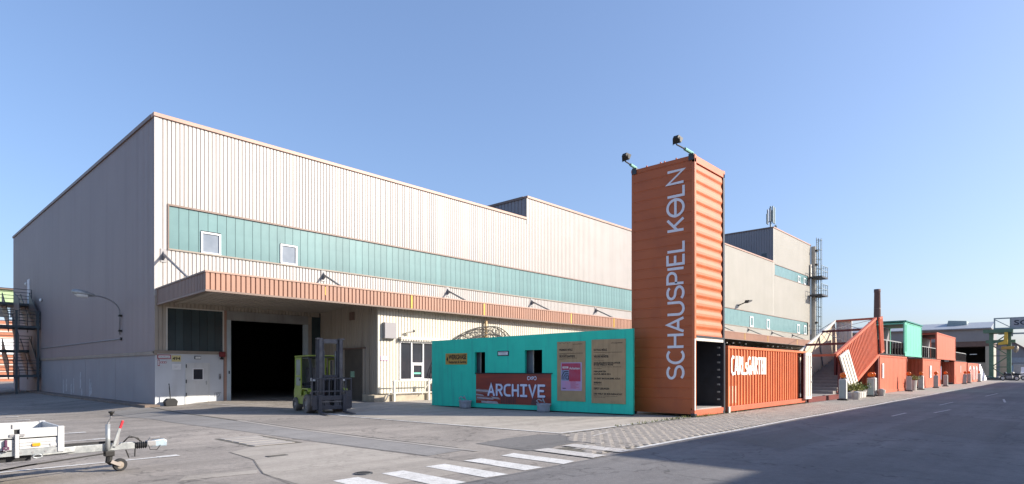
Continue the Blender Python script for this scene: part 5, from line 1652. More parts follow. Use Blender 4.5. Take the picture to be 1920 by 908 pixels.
# lamp-topped barrier beacons ---------------------------------------------
bx = thing('barrier_beacon', 'grey green barrier beacon with orange lamp before the white stair door', 'beacon', (0, 0, 0), 0, 'barrier beacons along the pavement', local=True)
def beacon_body(w_, th, h_):
    n = 6
    pts = [(-w_ / 2, .08), (-w_ / 2, h_ - .08)] + [(-w_ / 2 + .08 - .08 * math.cos(R(90 * i / n)), h_ - .08 + .08 * math.sin(R(90 * i / n))) for i in range(1, n + 1)]
    pts += [(-p[0], p[1]) for p in reversed(pts)]
    return pts
pts = beacon_body(.36, .24, 1.12)
MB().prism([(-.11, p[0], p[1]) for p in pts], (.22, 0, 0)).build('body', 'beacon', bx, local=True, bevel=.015)
pts = beacon_body(.27, .24, 1.04)
MB().prism([(-.112, p[0], p[1] + .03) for p in pts], (-.008, 0, 0)).build('face', 'beacon_face', bx, local=True)
MB().box(-.2, .2, -.24, .24, .0, .07).build('foot', 'blackrubber', bx, local=True, bevel=.02)
MB().box(-.06, .06, -.05, .05, 1.12, 1.18).build('lamp_base', 'iron', bx, local=True)
MB().lathe((0, 0, 1.31), [(.0, -.07), (.12, -.065), (.15, -.03), (.15, .03), (.12, .065), (.0, .07)], axis=(1, 0, 0), n=14).build('lamp', 'lampamber', bx, local=True, smooth=True)
spots = [
    (34.9, 8.6, 0, None), (40.9, 8.6, 12, 'grey barrier beacon with orange lamp right of the planter, in front of its twin'), (42.3, 8.75, -20, 'grey green barrier beacon with orange lamp close to the container post'),
    (52.8, 8.6, 10, 'grey barrier beacon left of the white flower tub under the mint container'), (57.9, 8.6, -5, 'grey barrier beacon right of the white flower tub under the mint container'),
    (64.6, 8.5, 8, 'barrier beacon in front of the narrow white banner'), (71.3, 8.6, 0, 'barrier beacon in front of the booth below the upper salmon container'),
    (84.9, 8.5, 12, 'tilted barrier beacon in front of the container with the white number'), (90.5, 8.6, 0, 'barrier beacon in front of the white arched marks'), (101.9, 8.6, 0, 'farthest barrier beacon, in front of the white stepped block')]
for i, (x, y, a, lab) in enumerate(spots):
    o = bx if i == 0 else copy_tree(bx)
    o.location = (x, y, .012)
    o.rotation_euler = (R(3) if i == 7 else 0, 0, R(a))
    if lab: o['label'] = lab

# planters ------------------------------------------------------------------
def planter(label, x, y, L_, W_, H_, seed, m='plant', n=130, tub=False):
    t = thing('planter', label, 'planter', (x, y, 0))
    if tub:
        MB().lathe((x, y, 0), [(.0, .0), (.28, .0), (.34, H_), (.29, H_), (.27, H_ - .05), (0, H_ - .05)], n=14).build('tub', 'planter_white', t)
    else:
        MB().box(x - L_ / 2, x + L_ / 2, y - W_ / 2, y + W_ / 2, 0, H_ * .85).build('box', 'planter_white', t, bevel=.02)
        for k in range(4):
            xx = x - L_ / 2 + L_ * (k + .1) / 4
            MB().box(xx, xx + L_ / 4 * .8, y - W_ / 2 - .02, y - W_ / 2, .04, H_ * .8).build('box_panel', 'planter_white', t)
    r = random.Random(seed)
    q = MB()
    for _ in range(n):
        c = Vector((x + r.gauss(0, .28) * L_ * .9, y + r.gauss(0, .28) * W_, H_ + abs(r.gauss(0, .16))))
        d = Vector((r.uniform(-1, 1), r.uniform(-1, 1), r.uniform(.1, 1.2))).normalized() * r.uniform(.12, .26)
        s = d.cross(Vector((r.uniform(-1, 1), r.uniform(-1, 1), .3))).normalized() * r.uniform(.02, .045)
        q.add([c, c + d * .5 + s, c + d, c + d * .5 - s], [(0, 1, 2, 3)])
    o = q.build('foliage', m, t)
    return t
planter('white planter trough of yellow green shrubs under the tilted stair', 38.2, 8.8, 2.2, .6, .42, 3, 'plant_yellow', 380)
planter('dark green shrub in a white tub beside the paired beacons', 39.9, 8.9, .9, .9, .45, 5, 'plant', 200, tub=True)
planter('white flower tub between two beacons under the mint container', 55.4, 8.8, .8, .8, .8, 8, 'plant_yellow', 120, tub=True)
for i, (x, lab) in enumerate(((36.3, 'white lumpy bucket beside the first beacon'), (42.3, 'white bucket at the foot of the paired beacons'))):
    t = thing('bucket', lab, 'bucket', (x, 8.3, 0))
    MB().lathe((x, 8.3, .012), [(.0, .0), (.18, .0), (.23, .38), (.2, .38), (.18, .32), (0, .32)], n=14).build('shell', 'planter_white', t, smooth=False)
    MB().lathe((x, 8.3, .012), [(.0, .34), (.17, .37), (.1, .44), (0, .45)], n=10).build('filling', 'sack', t, smooth=True)

# weeds along the joint at the container bases
q = MB()
rw = random.Random(31)
for _ in range(420):
    x = rw.choice([rw.gauss(19.6, .5), rw.uniform(18.7, 31), rw.uniform(14.5, 19)])
    y = 9.17 - abs(rw.gauss(0, .06)) if x > 19 else 9.33 + rw.gauss(0, .05)
    h_ = rw.uniform(.03, .11)
    d = Vector((rw.uniform(-.05, .05), rw.uniform(-.05, .05), h_))
    sd_ = Vector((rw.uniform(-1, 1), rw.uniform(-1, 1), 0)).normalized() * .012
    p = Vector((x, y, .008))
    q.add([p - sd_, p + sd_, p + d], [(0, 1, 2)])
o = q.build('weeds', 'plant_yellow')
tag(o, 'thin yellow green weeds growing in the joint along the container bases', 'weeds', kind='stuff')

# ------------------------------------------------------------------ far background
t = thing('chimney', 'tall dark brick factory chimney behind the stair container', 'chimney', (286.8, 57.8, 0))
MB().lathe((286.8, 57.8, 0), [(1.75, 0), (1.5, 10), (1.15, 33.8), (1.24, 33.9), (1.24, 35.2), (.9, 35.2), (.9, 30)], n=20).build('shaft', 'chimney', t, smooth=True)
for z in (12, 20, 27):
    MB().lathe((286.8, 57.8, z), [(1.56 - z * .011, 0), (1.60 - z * .011, .1), (1.56 - z * .011, .2)], n=20).build('band', 'trim', t)

t = thing('storage_hall', 'low grey hall with pale roof lights and dark open bays behind the container row', 'hall', (132, 10, 0))
BX = 132.0
MB().box(BX, BX + 14, 9.7, 60, 6.6, 8.6).build('eaves_band', 'clad_dark', t)
MB().box(BX - .35, BX + 14, 9.4, 60.3, 8.6, 8.78).build('gutter', 'trim', t)
MB().prism([(BX - .2, 9.5, 8.79), (BX - .2, 60, 8.79), (BX + 7, 60, 10.2), (BX + 7, 9.5, 10.2)], (0, 0, .15)).build('roof', 'paleroof', t)
for y0, y1 in ((13.2, 16.4),):
    MB().prism([(BX + 4, y0, 9.0), (BX + 4, y1, 9.0), (BX + 4, y1 - .4, 10.7), (BX + 4, y0 + .1, 10.5)], (4, 0, 0)).build('roof_light', 'cranegrey', t)
MB().box(BX + .1, BX + 14, 9.75, 60, 5.7, 6.6).build('lintel_band', 'brownband', t)
for y in (9.7, 15.5, 21.5, 27.5, 33.5, 39.5, 45.5, 51.5):
    MB().box(BX + .1, BX + .7, y, y + .6, 0, 5.7).build('pillar', 'stucco', t)
MB().box(BX + .5, BX + .8, 10.3, 60, 0, 2.9).build('lower_wall', 'stucco', t)
MB().box(BX + 13.6, BX + 13.9, 9.7, 60, 0, 5.7).build('inner_wall', 'interior', t)
MB().box(BX + .8, BX + 14, 59.5, 60, 0, 5.7).build('inner_wall', 'interior', t)
MB().box(BX + .8, BX + 14, 9.75, 10.1, 0, 5.7).build('south_wall', 'stucco', t)
for yy in (11.5, 13):
    MB().box(BX + .4, BX + .5, yy, yy + 1.0, 4.3, 4.4).build('strip_lamp', 'lampwhite', t)
MB().box(BX + .35, BX + .48, 11.8, 13.4, 2.2, 2.36).build('white_ledge', 'letter', t)

# gantry crane bridge over the road with its sign
g = thing('sign_gantry', 'green lattice crane gantry spanning the road with lettered sign panel', 'gantry', (124, 8.3, 0))
gx = 124.0
g.scale = (1, 1, .945)
for y in (6.7, 8.9):
    MB().box(gx - .35, gx + .35, y - .28, y + .28, 0, 8.4).build('leg', 'greenpaint', g, bevel=.02)
q = MB()
for k in range(4):
    z0, z1 = .3 + k * 1.9, .3 + (k + 1) * 1.9
    a, b = (6.7, 8.9) if k % 2 == 0 else (8.9, 6.7)
    q.beam((gx, a, z0), (gx, b, z1), .16)
    q.beam((gx, 6.7, z1), (gx, 8.9, z1), .14)
q.build('bracing', 'greenpaint', g)
MB().box(gx - .3, gx + .3, 5.9, 9.6, 6.3, 6.8).build('cross_head', 'greenpaint', g)
MB().box(gx - .9, gx + .9, 6.2, 9.9, 8.0, 8.6).build('head_beam', 'greenpaint', g)
MB().box(gx - .4, gx + .4, -9, 8.6, 8.55, 8.85).build('bridge_beam', 'cranegrey', g)
MB().box(gx - .15, gx + .15, -9, 8.0, 7.7, 7.95).build('lower_beam', 'cranegrey', g)
MB().box(gx - .12, gx + .12, -9, 8.6, 10.35, 10.55).build('top_chord', 'cranegrey', g)
q = MB()
for y in (8.5, 6.5, 4.6, 2.5, .5, -1.5, -3.5, -5.5, -7.5):
    q.box(gx - .1, gx + .1, y - .1, y + .1, 8.85, 10.35)
for y in (8.5, 6.5):
    q.beam((gx, y, 10.3), (gx, y - 1.9, 8.95), .12)
q.build('lattice', 'cranegrey', g)
MB().box(gx - .25, gx - .12, -6, 6.42, 8.75, 10.45).build('sign_panel', 'paleroof', g)
text_part('SC', 'navy', g, (gx - .255, 6.1, 9.2), -Vv, Zv, -Uv, 1.75, .85, .01, bold=.02)
for y in (6.3, 3.2, .2, -3):
    MB().box(gx - .1, gx + .1, y - .1, y + .1, 7.35, 8.55).build('hanger', 'cranegrey', g)
MB().box(gx - 1, gx + 1, -9.2, -8.6, 0, 8.6).build('leg', 'greenpaint', g)
t = thing('crane_trolley', 'yellow crane hook trolley hanging from the green gantry', 'crane trolley', (123.6, 6.0, 6))
MB().prism([(gx - 1.1, 6.8, 7.6), (gx - 1.1, 7.2, 7.6), (gx - 1.1, 7.3, 6.2), (gx - 1.1, 8.0, 5.9), (gx - 1.1, 8.0, 5.6), (gx - 1.1, 6.8, 5.7)], (.6, 0, 0)).build('arm', 'yellow', t)
MB().box(gx - 1.1, gx - .4, 6.0, 7.6, 4.9, 5.35).build('housing', 'ply_gold', t, bevel=.05)
MB().lathe((gx - .8, 5.9, 4.9), [(0, -.2), (.5, -.1), (.6, .2), (.3, .4), (0, .42)], axis=(0, -1, -.2), n=10).build('hook_block', 'trim_tan', t)
t = thing('rubble_pile', 'pile of dark planters and pale stones at the gantry foot', 'rubble pile', (121.6, 8, 0))
MB().box(120.5, 124.0, 5.8, 10.3, 0, .3).build('kerb_ring', 'darksteel', t, bevel=.05)
rr = random.Random(9)
for k in range(12):
    c = Vector((rr.uniform(120.8, 122.8), rr.uniform(6.0, 10), .35))
    s = rr.uniform(.25, .5)
    MB().lathe(c, [(0, -s * .4), (s * .8, -s * .3), (s, .05), (s * .6, s * .6), (0, s * .75)], n=7).build('stone', rr.choice(['darksteel', 'letter', 'steel', 'greenpaint']), t)

# office block behind the gantry and gabled shed
t = thing('rendered_pier', 'beige rendered pier standing behind the green gantry leg', 'pier', (140.8, 8.2, 0))
MB().box(140, 141.6, 7.5, 8.85, 0, 5.3).build('wall', 'stucco', t)
MB().box(139.9, 141.7, 7.4, 8.95, 5.3, 5.45).build('cap', 'brownband', t)
MB().box(139.9, 140, 7.55, 7.75, 3.1, 3.5).build('blue_plate', 'blueglass', t)
t = thing('gabled_shed', 'grey brown shed with pitched roof at the far right end of the road', 'shed', (165, 0, 0))
MB().prism([(165, 16, 0), (165, 2.6, 0), (165, 2.6, 3.0), (165, 9.3, 8.0), (165, 16, 3.0)], (30, 0, 0)).build('wall', 'clad_dark', t)
MB().prism([(164.4, 9.3, 8.0), (164.4, 2.2, 2.75), (164.4, 2.2, 3.15), (164.4, 9.3, 8.45)], (31, 0, 0)).build('roof', 'brownband', t)
MB().prism([(164.4, 9.3, 8.0), (164.4, 16.4, 2.75), (164.4, 16.4, 3.15), (164.4, 9.3, 8.45)], (31, 0, 0)).build('roof', 'brownband', t)
MB().box(164.7, 164.98, 3.2, 9.0, 3.1, 4.2).build('glazed_band', 'paleroof', t)
for k, yy in enumerate((8.0, 6.2, 4.4)):
    w_ = MB().box(164.9, 165, yy - .7, yy + .7, .9, 2.6).build('window', 'steel', t)
    MB().box(164.85, 164.9, yy - .6, yy + .6, 1.0, 2.5).build('window_pane', 'blueglass', w_)
t = thing('shipping_container', 'pale blue container standing far down the road by the shed', 'container', (150, 6.2, 0))
MB().box(150, 156, 5.0, 7.5, .15, 2.8).build('body', 'blueglass', t, bevel=.03)
MB().box(149.95, 150, 5.1, 6.22, .25, 2.7).build('door', 'paleroof', t)
MB().box(149.95, 150, 6.27, 7.4, .25, 2.7).build('door', 'paleroof', t)
t = thing('parked_van', 'white van parked far down the road beyond the motorbike', 'van', (140, 4.9, 0))
MB().prism([(138, 4, .35), (143, 4, .35), (143, 4, 2.1), (139.4, 4, 2.1), (138.6, 4, 1.3), (138, 4, 1.1)], (0, 1.9, 0)).build('body', 'letter', t, bevel=.06)
MB().prism([(138.75, 4.15, 1.35), (139.38, 4.15, 2.0), (139.38, 5.75, 2.0), (138.75, 5.75, 1.35)], (-.03, 0, .03)).build('windscreen', 'winglass', t)
for x in (139, 142):
    for y in (4.1, 5.8):
        MB().lathe((x, y - .1, .34), [(0, 0), (.34, 0), (.34, .2), (0, .2)], axis=(0, 1, 0), n=12).build('wheel', 'blackrubber', t)

# motorbikes
def motorbike(label, loc, rot):
    t = thing('motorbike', label, 'motorbike', loc, rot, local=True)
    t.scale = (1.15, 1.15, 1.15)
    for x in (-.72, .72):
        MB().lathe((x, -.07, .31), [(.20, .0), (.31, .02), (.31, .12), (.20, .14)], axis=(0, 1, 0), n=18).build('wheel', 'blackrubber', t, local=True)
        MB().lathe((x, -.05, .31), [(.0, .0), (.2, .01), (.2, .09), (0, .1)], axis=(0, 1, 0), n=12).build('rim', 'alupost', t, local=True)
    MB().tube([(.72, -.09, .31), (.46, -.09, .95)], .03, 6).tube([(.72, .09, .31), (.46, .09, .95)], .03, 6).build('fork', 'galv', t, local=True)
    MB().tube([(.44, -.36, 1.02), (.48, 0, 1.0), (.44, .36, 1.02)], .02, 6).build('handlebar', 'iron', t, local=True)
    MB().lathe((.05, 0, .80), [(0, -.3), (.13, -.25), (.19, 0), (.17, .2), (.08, .36), (0, .38)], axis=(1, 0, .1), n=10).build('tank', 'bikeblack', t, local=True, smooth=True)
    MB().prism([(-.2, -.13, .72), (-.95, -.1, .86), (-1.0, -.1, .95), (-.55, -.13, .86), (-.2, -.14, .84)], (0, .25, 0)).build('seat', 'blackrubber', t, local=True)
    MB().box(-.3, .32, -.17, .17, .25, .65).build('engine', 'steel', t, local=True, bevel=.05)
    MB().prism([(.35, -.2, .55), (.62, -.2, .7), (.62, -.15, 1.0), (.42, -.15, 1.12), (.25, -.2, .85)], (0, .38, 0)).build('fairing', 'bikeblack', t, local=True)
    MB().tube([(-.1, -.2, .3), (-.9, -.22, .42)], .05, 8).build('exhaust', 'galv', t, local=True)
    MB().lathe((.62, 0, .9), [(0, 0), (.09, .01), (.08, .06), (0, .07)], axis=(1, 0, 0), n=10).build('headlight', 'lampwhite', t, local=True)
    return t
motorbike('black motorbike parked by the road below the gantry', (116.5, 6.2, .012), R(78))
motorbike('second black motorbike parked right behind the first', (121.5, 5.6, .012), R(70))

# brick building far left
t = thing('brick_building', 'orange brick building with pale green eaves seen past the fire escape', 'building', (0, 100, 0))
MB().box(-45, 17, 100, 120, -.3, 7.9).build('wall', 'brick', t)
for k in range(9):
    MB().box(-45, 17, 99.93, 100, .5 + k * .85, .68 + k * .85).build('string_course', 'brick_pale', t)
for k in range(8):
    w_ = MB().box(6.3 - k * 4.2, 8.5 - k * 4.2, 99.86, 99.93, 2.2, 5.4).build('window', 'white', t)
    MB().box(6.5 - k * 4.2, 8.3 - k * 4.2, 99.83, 99.86, 2.4, 5.2).build('window_pane', 'winglass', w_)
MB().box(-45, 17, 101, 119, 7.9, 10.4).build('upper_storey', 'blueglass', t)
for k in range(16):
    MB().box(13.2 - k * 1.7, 14.3 - k * 1.7, 100.9, 101, 8.5, 10.1).build('upper_window', 'winglass', t)
MB().box(-45, 17.3, 100.6, 119.5, 10.4, 12.0).build('eaves_band', 'greenroof', t)
MB().box(-45, 17.5, 100.3, 119.7, 12.0, 12.2).build('roof', 'trim', t)
MB().box(11.5, 13.6, 99.85, 99.92, 3.6, 5.6).build('notice_board', 'paper', t)

# warehouses across the road, behind the viewer; they shade the road
def warehouse(label, x0, x1, h_, y=-10):
    t = thing('warehouse', label, 'warehouse', ((x0 + x1) / 2, y - 7, 0))
    MB().box(x0, x1, y - 14, y, -.1, h_ - .25).build('wall', 'brickred', t)
    MB().box(x0 - .0, x1, y - 14, y + .02, h_ - .25, h_).build('roof', 'darkroof', t)
    k = x0 + 2
    while k < x1 - 3:
        w_ = MB().box(k, k + 2.4, y, y + .05, 2, h_ - 2.2).build('window', 'white', t)
        MB().box(k + .1, k + 2.3, y + .05, y + .06, 2.1, h_ - 2.3).build('window_pane', 'winglass', w_)
        k += 5.5
    return t
warehouse('long brick warehouse across the road that shades the carriageway', 22.3, 112, 9.98)
warehouse('lower brick warehouse across the road at the near end', 4.5, 22.25, 8.3)

# ------------------------------------------------------------------ forklift (x forward, y left)
fk = thing('forklift', 'green forklift with dark mast and load guard parked before the open gate', 'forklift', (12.0, 21.2, 0.0), math.atan2(-.96, -.20), local=True)
fk.scale = (1.13, 1.13, 1.0)
def FB(*a): return MB().box(*a)
def part(mb_, name, m, par=None, **k):
    return mb_.build(name, m, par or fk, local=True, **k)
# chassis and counterweight
q = MB().prism([(-.95, -.52, .28), (.45, -.52, .28), (.45, -.52, .52), (.22, -.52, .80), (-.20, -.52, .80), (-.95, -.52, .72)], (0, 1.04, 0))
part(q, 'body', 'green', bevel=.03)
q = MB().prism([(-1.28, -.5, .32), (-.9, -.5, .28), (-.9, -.5, 1.05), (-1.12, -.5, 1.02), (-1.30, -.5, .85)], (0, 1.0, 0))
part(q, 'counterweight', 'green', bevel=.06)
part(MB().prism([(-.98, -.42, .72), (-.2, -.42, .78), (-.2, -.42, 1.0), (-.98, -.42, 1.1)], (0, .84, 0)), 'engine_cover', 'charcoal', bevel=.03)
# fenders
for s in (-1, 1):
    y0 = .52 if s > 0 else -.66
    part(MB().prism([(.16, y0, .80), (.28, y0, .88), (.84, y0, .88), (.92, y0, .80), (.92, y0, .86), (.84, y0, .92), (.26, y0, .92), (.14, y0, .84)], (0, .14, 0)), 'fender', 'green')
part(FB(.45, .95, -.5, .5, .36, .62), 'front_frame', 'charcoal')
part(MB().prism([(.45, -.48, .62), (.62, -.48, .62), (.80, -.48, 1.22), (.66, -.48, 1.22)], (0, .96, 0)), 'cowl', 'charcoal', bevel=.03)
# cab
cabz = 2.16
part(FB(-1.0, .62, -.56, .56, cabz - .05, cabz), 'roof', 'green', bevel=.02)
part(FB(-.98, .6, -.50, .50, cabz - .08, cabz - .05), 'roof_lining', 'darksteel')
for y in (-.53, .47):
    part(MB().beam((-.98, y + .03, .9), (-.9, y + .03, cabz - .05), .08), 'pillar', 'green')
    part(MB().tube([(.78, y + .03, 1.05), (.72, y + .03, 1.6), (.62, y + .03, 1.95), (.48, y + .03, cabz - .05)], .045, 8), 'pillar', 'iron')
# right hand cab door with two panes and the left one
for s in (-1, 1):
    y0 = -.60 if s < 0 else .56
    d_ = MB()
    d_.box(-.78, -.70, y0, y0 + .04, .62, 2.08).box(-.16, -.08, y0, y0 + .04, .62, 2.08).box(-.70, -.16, y0 + .001, y0 + .039, 2.0, 2.08).box(-.70, -.16, y0 + .001, y0 + .039, 1.32, 1.40).box(-.70, -.16, y0 + .001, y0 + .039, .62, 1.0)
    dr_ = part(d_, 'door', 'green', bevel=.008)
    if s < 0:
        for z0, z1 in ((1.40, 2.0), (1.0, 1.32)):
            part(FB(-.70, -.16, y0 + .015, y0 + .025, z0, z1), 'door_pane', 'cabglass', dr_)
        part(FB(-.20, -.12, y0 - .03, y0, 1.2, 1.26), 'door_handle', 'iron', dr_)
part(FB(-.99, -.96, -.47, .47, 1.1, 2.05), 'rear_pane', 'cabglass')
# seat, steering wheel and dash
st = part(FB(-.72, -.25, -.24, .24, 1.0, 1.12), 'seat', 'seatgrey', bevel=.04)
part(MB().obox((-.74, -.24, 1.1), (.12, 0, 0), (0, .48, 0), (-.08, 0, .6)), 'seat_back', 'seatgrey', bevel=.04)
part(MB().tube([(.16 + .17 * math.cos(R(a)) * .6, .17 * math.sin(R(a)), 1.32 + .17 * math.cos(R(a)) * .8) for a in range(0, 361, 30)], .014, 6), 'steering_wheel', 'iron')
part(MB().tube([(.5, 0, 1.0), (.16, 0, 1.32)], .03, 6), 'steering_column', 'iron')
part(FB(.36, .62, -.4, .4, 1.15, 1.25), 'dashboard', 'charcoal', bevel=.02)
# work lamps
for s in (-1, 1):
    lh = part(FB(.80, .90, s * .50 - .09, s * .50 + .09, 1.18, 1.32), 'headlight', 'iron', bevel=.015)
    part(FB(.90, .91, s * .50 - .075, s * .50 + .075, 1.195, 1.305), 'lens', 'lampwhite', lh)
# wheels
def wheel(x, y, r, wd, front):
    w_ = part(MB().lathe((x, y, r), [(r * .58, -wd / 2), (r * .92, -wd / 2), (r, -wd / 2 + .04), (r, wd / 2 - .04), (r * .92, wd / 2), (r * .58, wd / 2)], axis=(0, 1, 0), n=24), 'wheel', 'dustyrubber', smooth=False)
    part(MB().lathe((x, y, r), [(0, -wd / 2 + .05), (r * .25, -wd / 2 + .02), (r * .35, -wd / 2 + .06), (r * .6, -wd / 2 + .02), (r * .6, wd / 2 - .02), (0, wd / 2 - .04)], axis=(0, 1, 0), n=20), 'rim', 'rim', w_)
    nuts = MB()
    for k in range(8):
        a = R(45 * k)
        nuts.lathe((x + r * .45 * math.cos(a), y - wd / 2 + .05, r + r * .45 * math.sin(a)), [(0, -.03), (.02, -.03), (.02, .02)], axis=(0, 1, 0), n=6)
    part(nuts, 'wheel_nuts', 'trim_tan', w_)
for s in (-1, 1):
    wheel(.52, s * .47, .35, .30, True)
    wheel(-.88, s * .47, .27, .22, False)
# mast
mx = 1.0
for s in (-1, 1):
    part(FB(mx, mx + .16, s * .36 - .045, s * .36 + .045, .12, 2.72), 'outer_rail', 'charcoal')
    part(FB(mx - .005, mx + .02, s * .41 - .03, s * .41 + .03, .2, 2.70), 'rail_flange', 'mastgrey')
    part(FB(mx + .165, mx + .19, s * .33 - .05, s * .33 + .05, .15, 2.74), 'inner_rail', 'mastgrey')
    part(FB(mx + .03, mx + .14, s * .26 - .04, s * .26 + .04, .18, 2.74), 'inner_rail', 'charcoal')
    part(MB().tube([(mx + .05, s * .2, .2), (mx + .05, s * .2, 2.3)], .035, 8), 'lift_cylinder', 'mastgrey')
    part(FB(mx + .0, mx + .2, s * .36 - .09, s * .36 + .09, 2.72, 2.77), 'rail_cap', 'mastgrey')
part(FB(mx + .02, mx + .14, -.31, .31, 2.58, 2.74), 'mast_crossbar', 'mastgrey')
part(FB(mx + .02, mx + .14, -.31, .31, 1.32, 1.42), 'mast_crossbar', 'charcoal')
part(FB(mx - .02, mx + .14, -.31, .31, .22, .36), 'mast_crossbar', 'charcoal')
part(MB().tube([(mx + .07, .05, .6), (mx + .07, .05, 1.95)], .03, 8), 'hose', 'iron')
part(MB().tube([(mx + .07, -.08, .6), (mx + .06, -.1, 1.7)], .02, 8), 'hose', 'iron')
# carriage and load guard
cx = mx + .24
part(FB(cx, cx + .07, -.62, .62, .50, .66), 'carriage_bar', 'charcoal', bevel=.008)
part(FB(cx, cx + .07, -.62, .62, .16, .30), 'carriage_bar', 'charcoal', bevel=.008)
for s in (-1, 1):
    part(FB(cx + .002, cx + .066, s * .56 - .08, s * .56 + .08, .30, .50), 'carriage_plate', 'charcoal')
    part(FB(cx - .05, cx + .05, s * .17 - .07, s * .17 + .07, .2, .62), 'carriage_plate', 'charcoal')
    fkp = part(MB().prism([(cx + .07, s * .40 - .06, .70), (cx + .13, s * .40 - .06, .70), (cx + .13, s * .40 - .06, .09), (cx + .95, s * .40 - .06, .055), (cx + .95, s * .40 - .06, .04), (cx + .07, s * .40 - .06, .04)], (0, .12, 0)), 'fork', 'charcoal', bevel=.004)
gd = MB().box(cx + .02, cx + .06, -.66, .66, 1.26, 1.31).box(cx + .02, cx + .06, -.66, .66, .80, .85)
part(gd, 'load_guard', 'charcoal')
for k in range(8):
    y = -.66 + k * 1.28 / 7
    part(FB(cx + .025, cx + .055, y, y + .035, .30, 1.26), 'guard_bar', 'charcoal')
part(FB(cx + .008, cx + .06, .45, .66, .20, .80), 'guard_plate', 'charcoal')
part(FB(cx + .02, cx + .07, -.35, .35, .42, .47), 'side_shift', 'mastgrey')
# mirror on a stalk
part(MB().tube([(.85, .55, 1.1), (1.0, .78, 1.35)], .012, 6), 'mirror_stalk', 'iron')
part(FB(.98, 1.01, .72, .86, 1.32, 1.55), 'mirror', 'greenpaint', bevel=.01)

# ------------------------------------------------------------------ trailer (lower left)
tr = thing('trailer', 'white aluminium flatbed trailer with galvanised drawbar and jockey wheel', 'trailer', (1.0, 11.1, 0))
bx0, bx1, by0, by1, bz0, bz1 = -1.8, 1.94, 10.46, 11.78, .47, .80
fl = MB().box(bx0, bx1 - .03, by0 + .03, by1 - .03, bz0, bz0 + .03)
fl.build('floor', 'trim_tan', tr)
# side boards: profiled planks
SX = 1.40
for (z0, z1, o_) in ((bz0 + .05, bz0 + .087, .004), (bz0 + .091, bz0 + .128, .004), (bz0 + .132, bz0 + .187, .004), (bz0 + .205, bz1, -.012)):
    MB().box(SX + .06, bx1 - .06, by0 + o_, by0 + .03, z0, z1).build('side_board', 'alu', tr, bevel=.003)
    MB().box(bx0, SX, by0 + o_, by0 + .03, z0, z1).build('side_board', 'alu', tr, bevel=.003)
for (z0, z1) in ((bz0 + .05, bz0 + .095), (bz0 + .10, bz0 + .19), (bz0 + .20, bz1)):
    MB().box(bx0, bx1 - .06, by1 - .03, by1, z0, z1).build('side_board', 'alu', tr, bevel=.003)
MB().box(bx0, bx1 - .06, by0 + .022, by0 + .028, bz0 + .05, bz1 - .01).build('board_core', 'blackrubber', tr)
MB().box(bx1 - .03, bx1, by0 + .04, by1 - .04, bz0 + .02, bz1).build('front_board', 'alu', tr, bevel=.003)
MB().box(bx1 - .062, bx1 + .012, by0 - .025, by0 + .04, bz0 - .02, bz1 + .01).build('corner_post', 'alu', tr, bevel=.005)
MB().box(bx1 - .062, bx1 + .012, by1 - .04, by1 + .015, bz0 - .02, bz1 + .01).build('corner_post', 'alupost', tr, bevel=.005)
MB().box(SX + .004, SX + .05, by0 - .05, by0 + .03, bz0 - .06, bz1 - .07).build('stake', 'alupost', tr, bevel=.005)
MB().box(SX - .05, SX + .11, by0 - .03, by0 - .014, bz1 - .10, bz1 - .07).build('stake_hinge', 'steel', tr)
MB().box(bx0, bx1, by0 - .012, by0 + .04, bz0 - .035, bz0 + .047).build('frame_rail', 'galv', tr)
MB().box(bx0, bx1, by1 - .04, by1 + .01, bz0 - .035, bz0 + .047).build('frame_rail', 'galv', tr)
MB().box(bx0, bx1 - .35, by0 + .06, by1 - .06, bz0 - .12, bz0 - .002).build('underside_shade_box', 'blackrubber', tr)  # black box added to stand for the shadow beneath the floor
MB().box(1.595, 1.685, by0 - .016, by0 + .003, bz0 + .08, bz0 + .122).build('reflector', 'amber', tr, bevel=.004)
MB().box(1.795, 1.87, by0 - .006, by0 + .003, bz0 + .065, bz0 + .105).build('rating_plate', 'alupost', tr)
MB().box(1.10, 1.375, by0 - .012, by0 + .002, bz0 + .03, bz0 + .185).build('latch_plate', 'alu', tr)
q = MB().box(1.275, 1.345, by0 - .06, by0 - .012, bz0 + .04, bz0 + .1).box(1.295, 1.325, by0 - .055, by0 - .012, bz0 + .1, bz0 + .19)
q.build('latch', 'purple', tr, bevel=.008)
for x, z in ((1.29, .055), (1.31, .085), (1.33, .055), (1.31, .045)):
    MB().box(x - .008, x + .008, by0 - .064, by0 - .059, bz0 + z - .008, bz0 + z + .008).build('bolt', 'galv', tr)
rng = [(1.65 + .05 * math.cos(R(a)), by0 - .02, bz0 - .06 + .026 * math.sin(R(a))) for a in range(0, 360, 24)]
MB().tube(rng + [rng[0]], .012, 6).build('tie_ring', 'galv', tr, smooth=True)
for x in (1.47, 1.60, 1.74, 1.85):
    MB().lathe((x, by0 - .012, bz0 - .0), [(.014, -.006), (.014, .004), (0, .004)], axis=(0, -1, 0), n=8).build('rivet', 'steel', tr)
MB().tube([(1.55, by1 - .036, bz0 + .2), (1.55, by1 - .036, bz0 + .30)], .008, 6).build('tie_hook', 'steel', tr)
MB().tube([(-.4, by0, bz0 - .12), (-.95, by0 - .3, .02)], .012, 5).build('loose_strap', 'iron', tr)
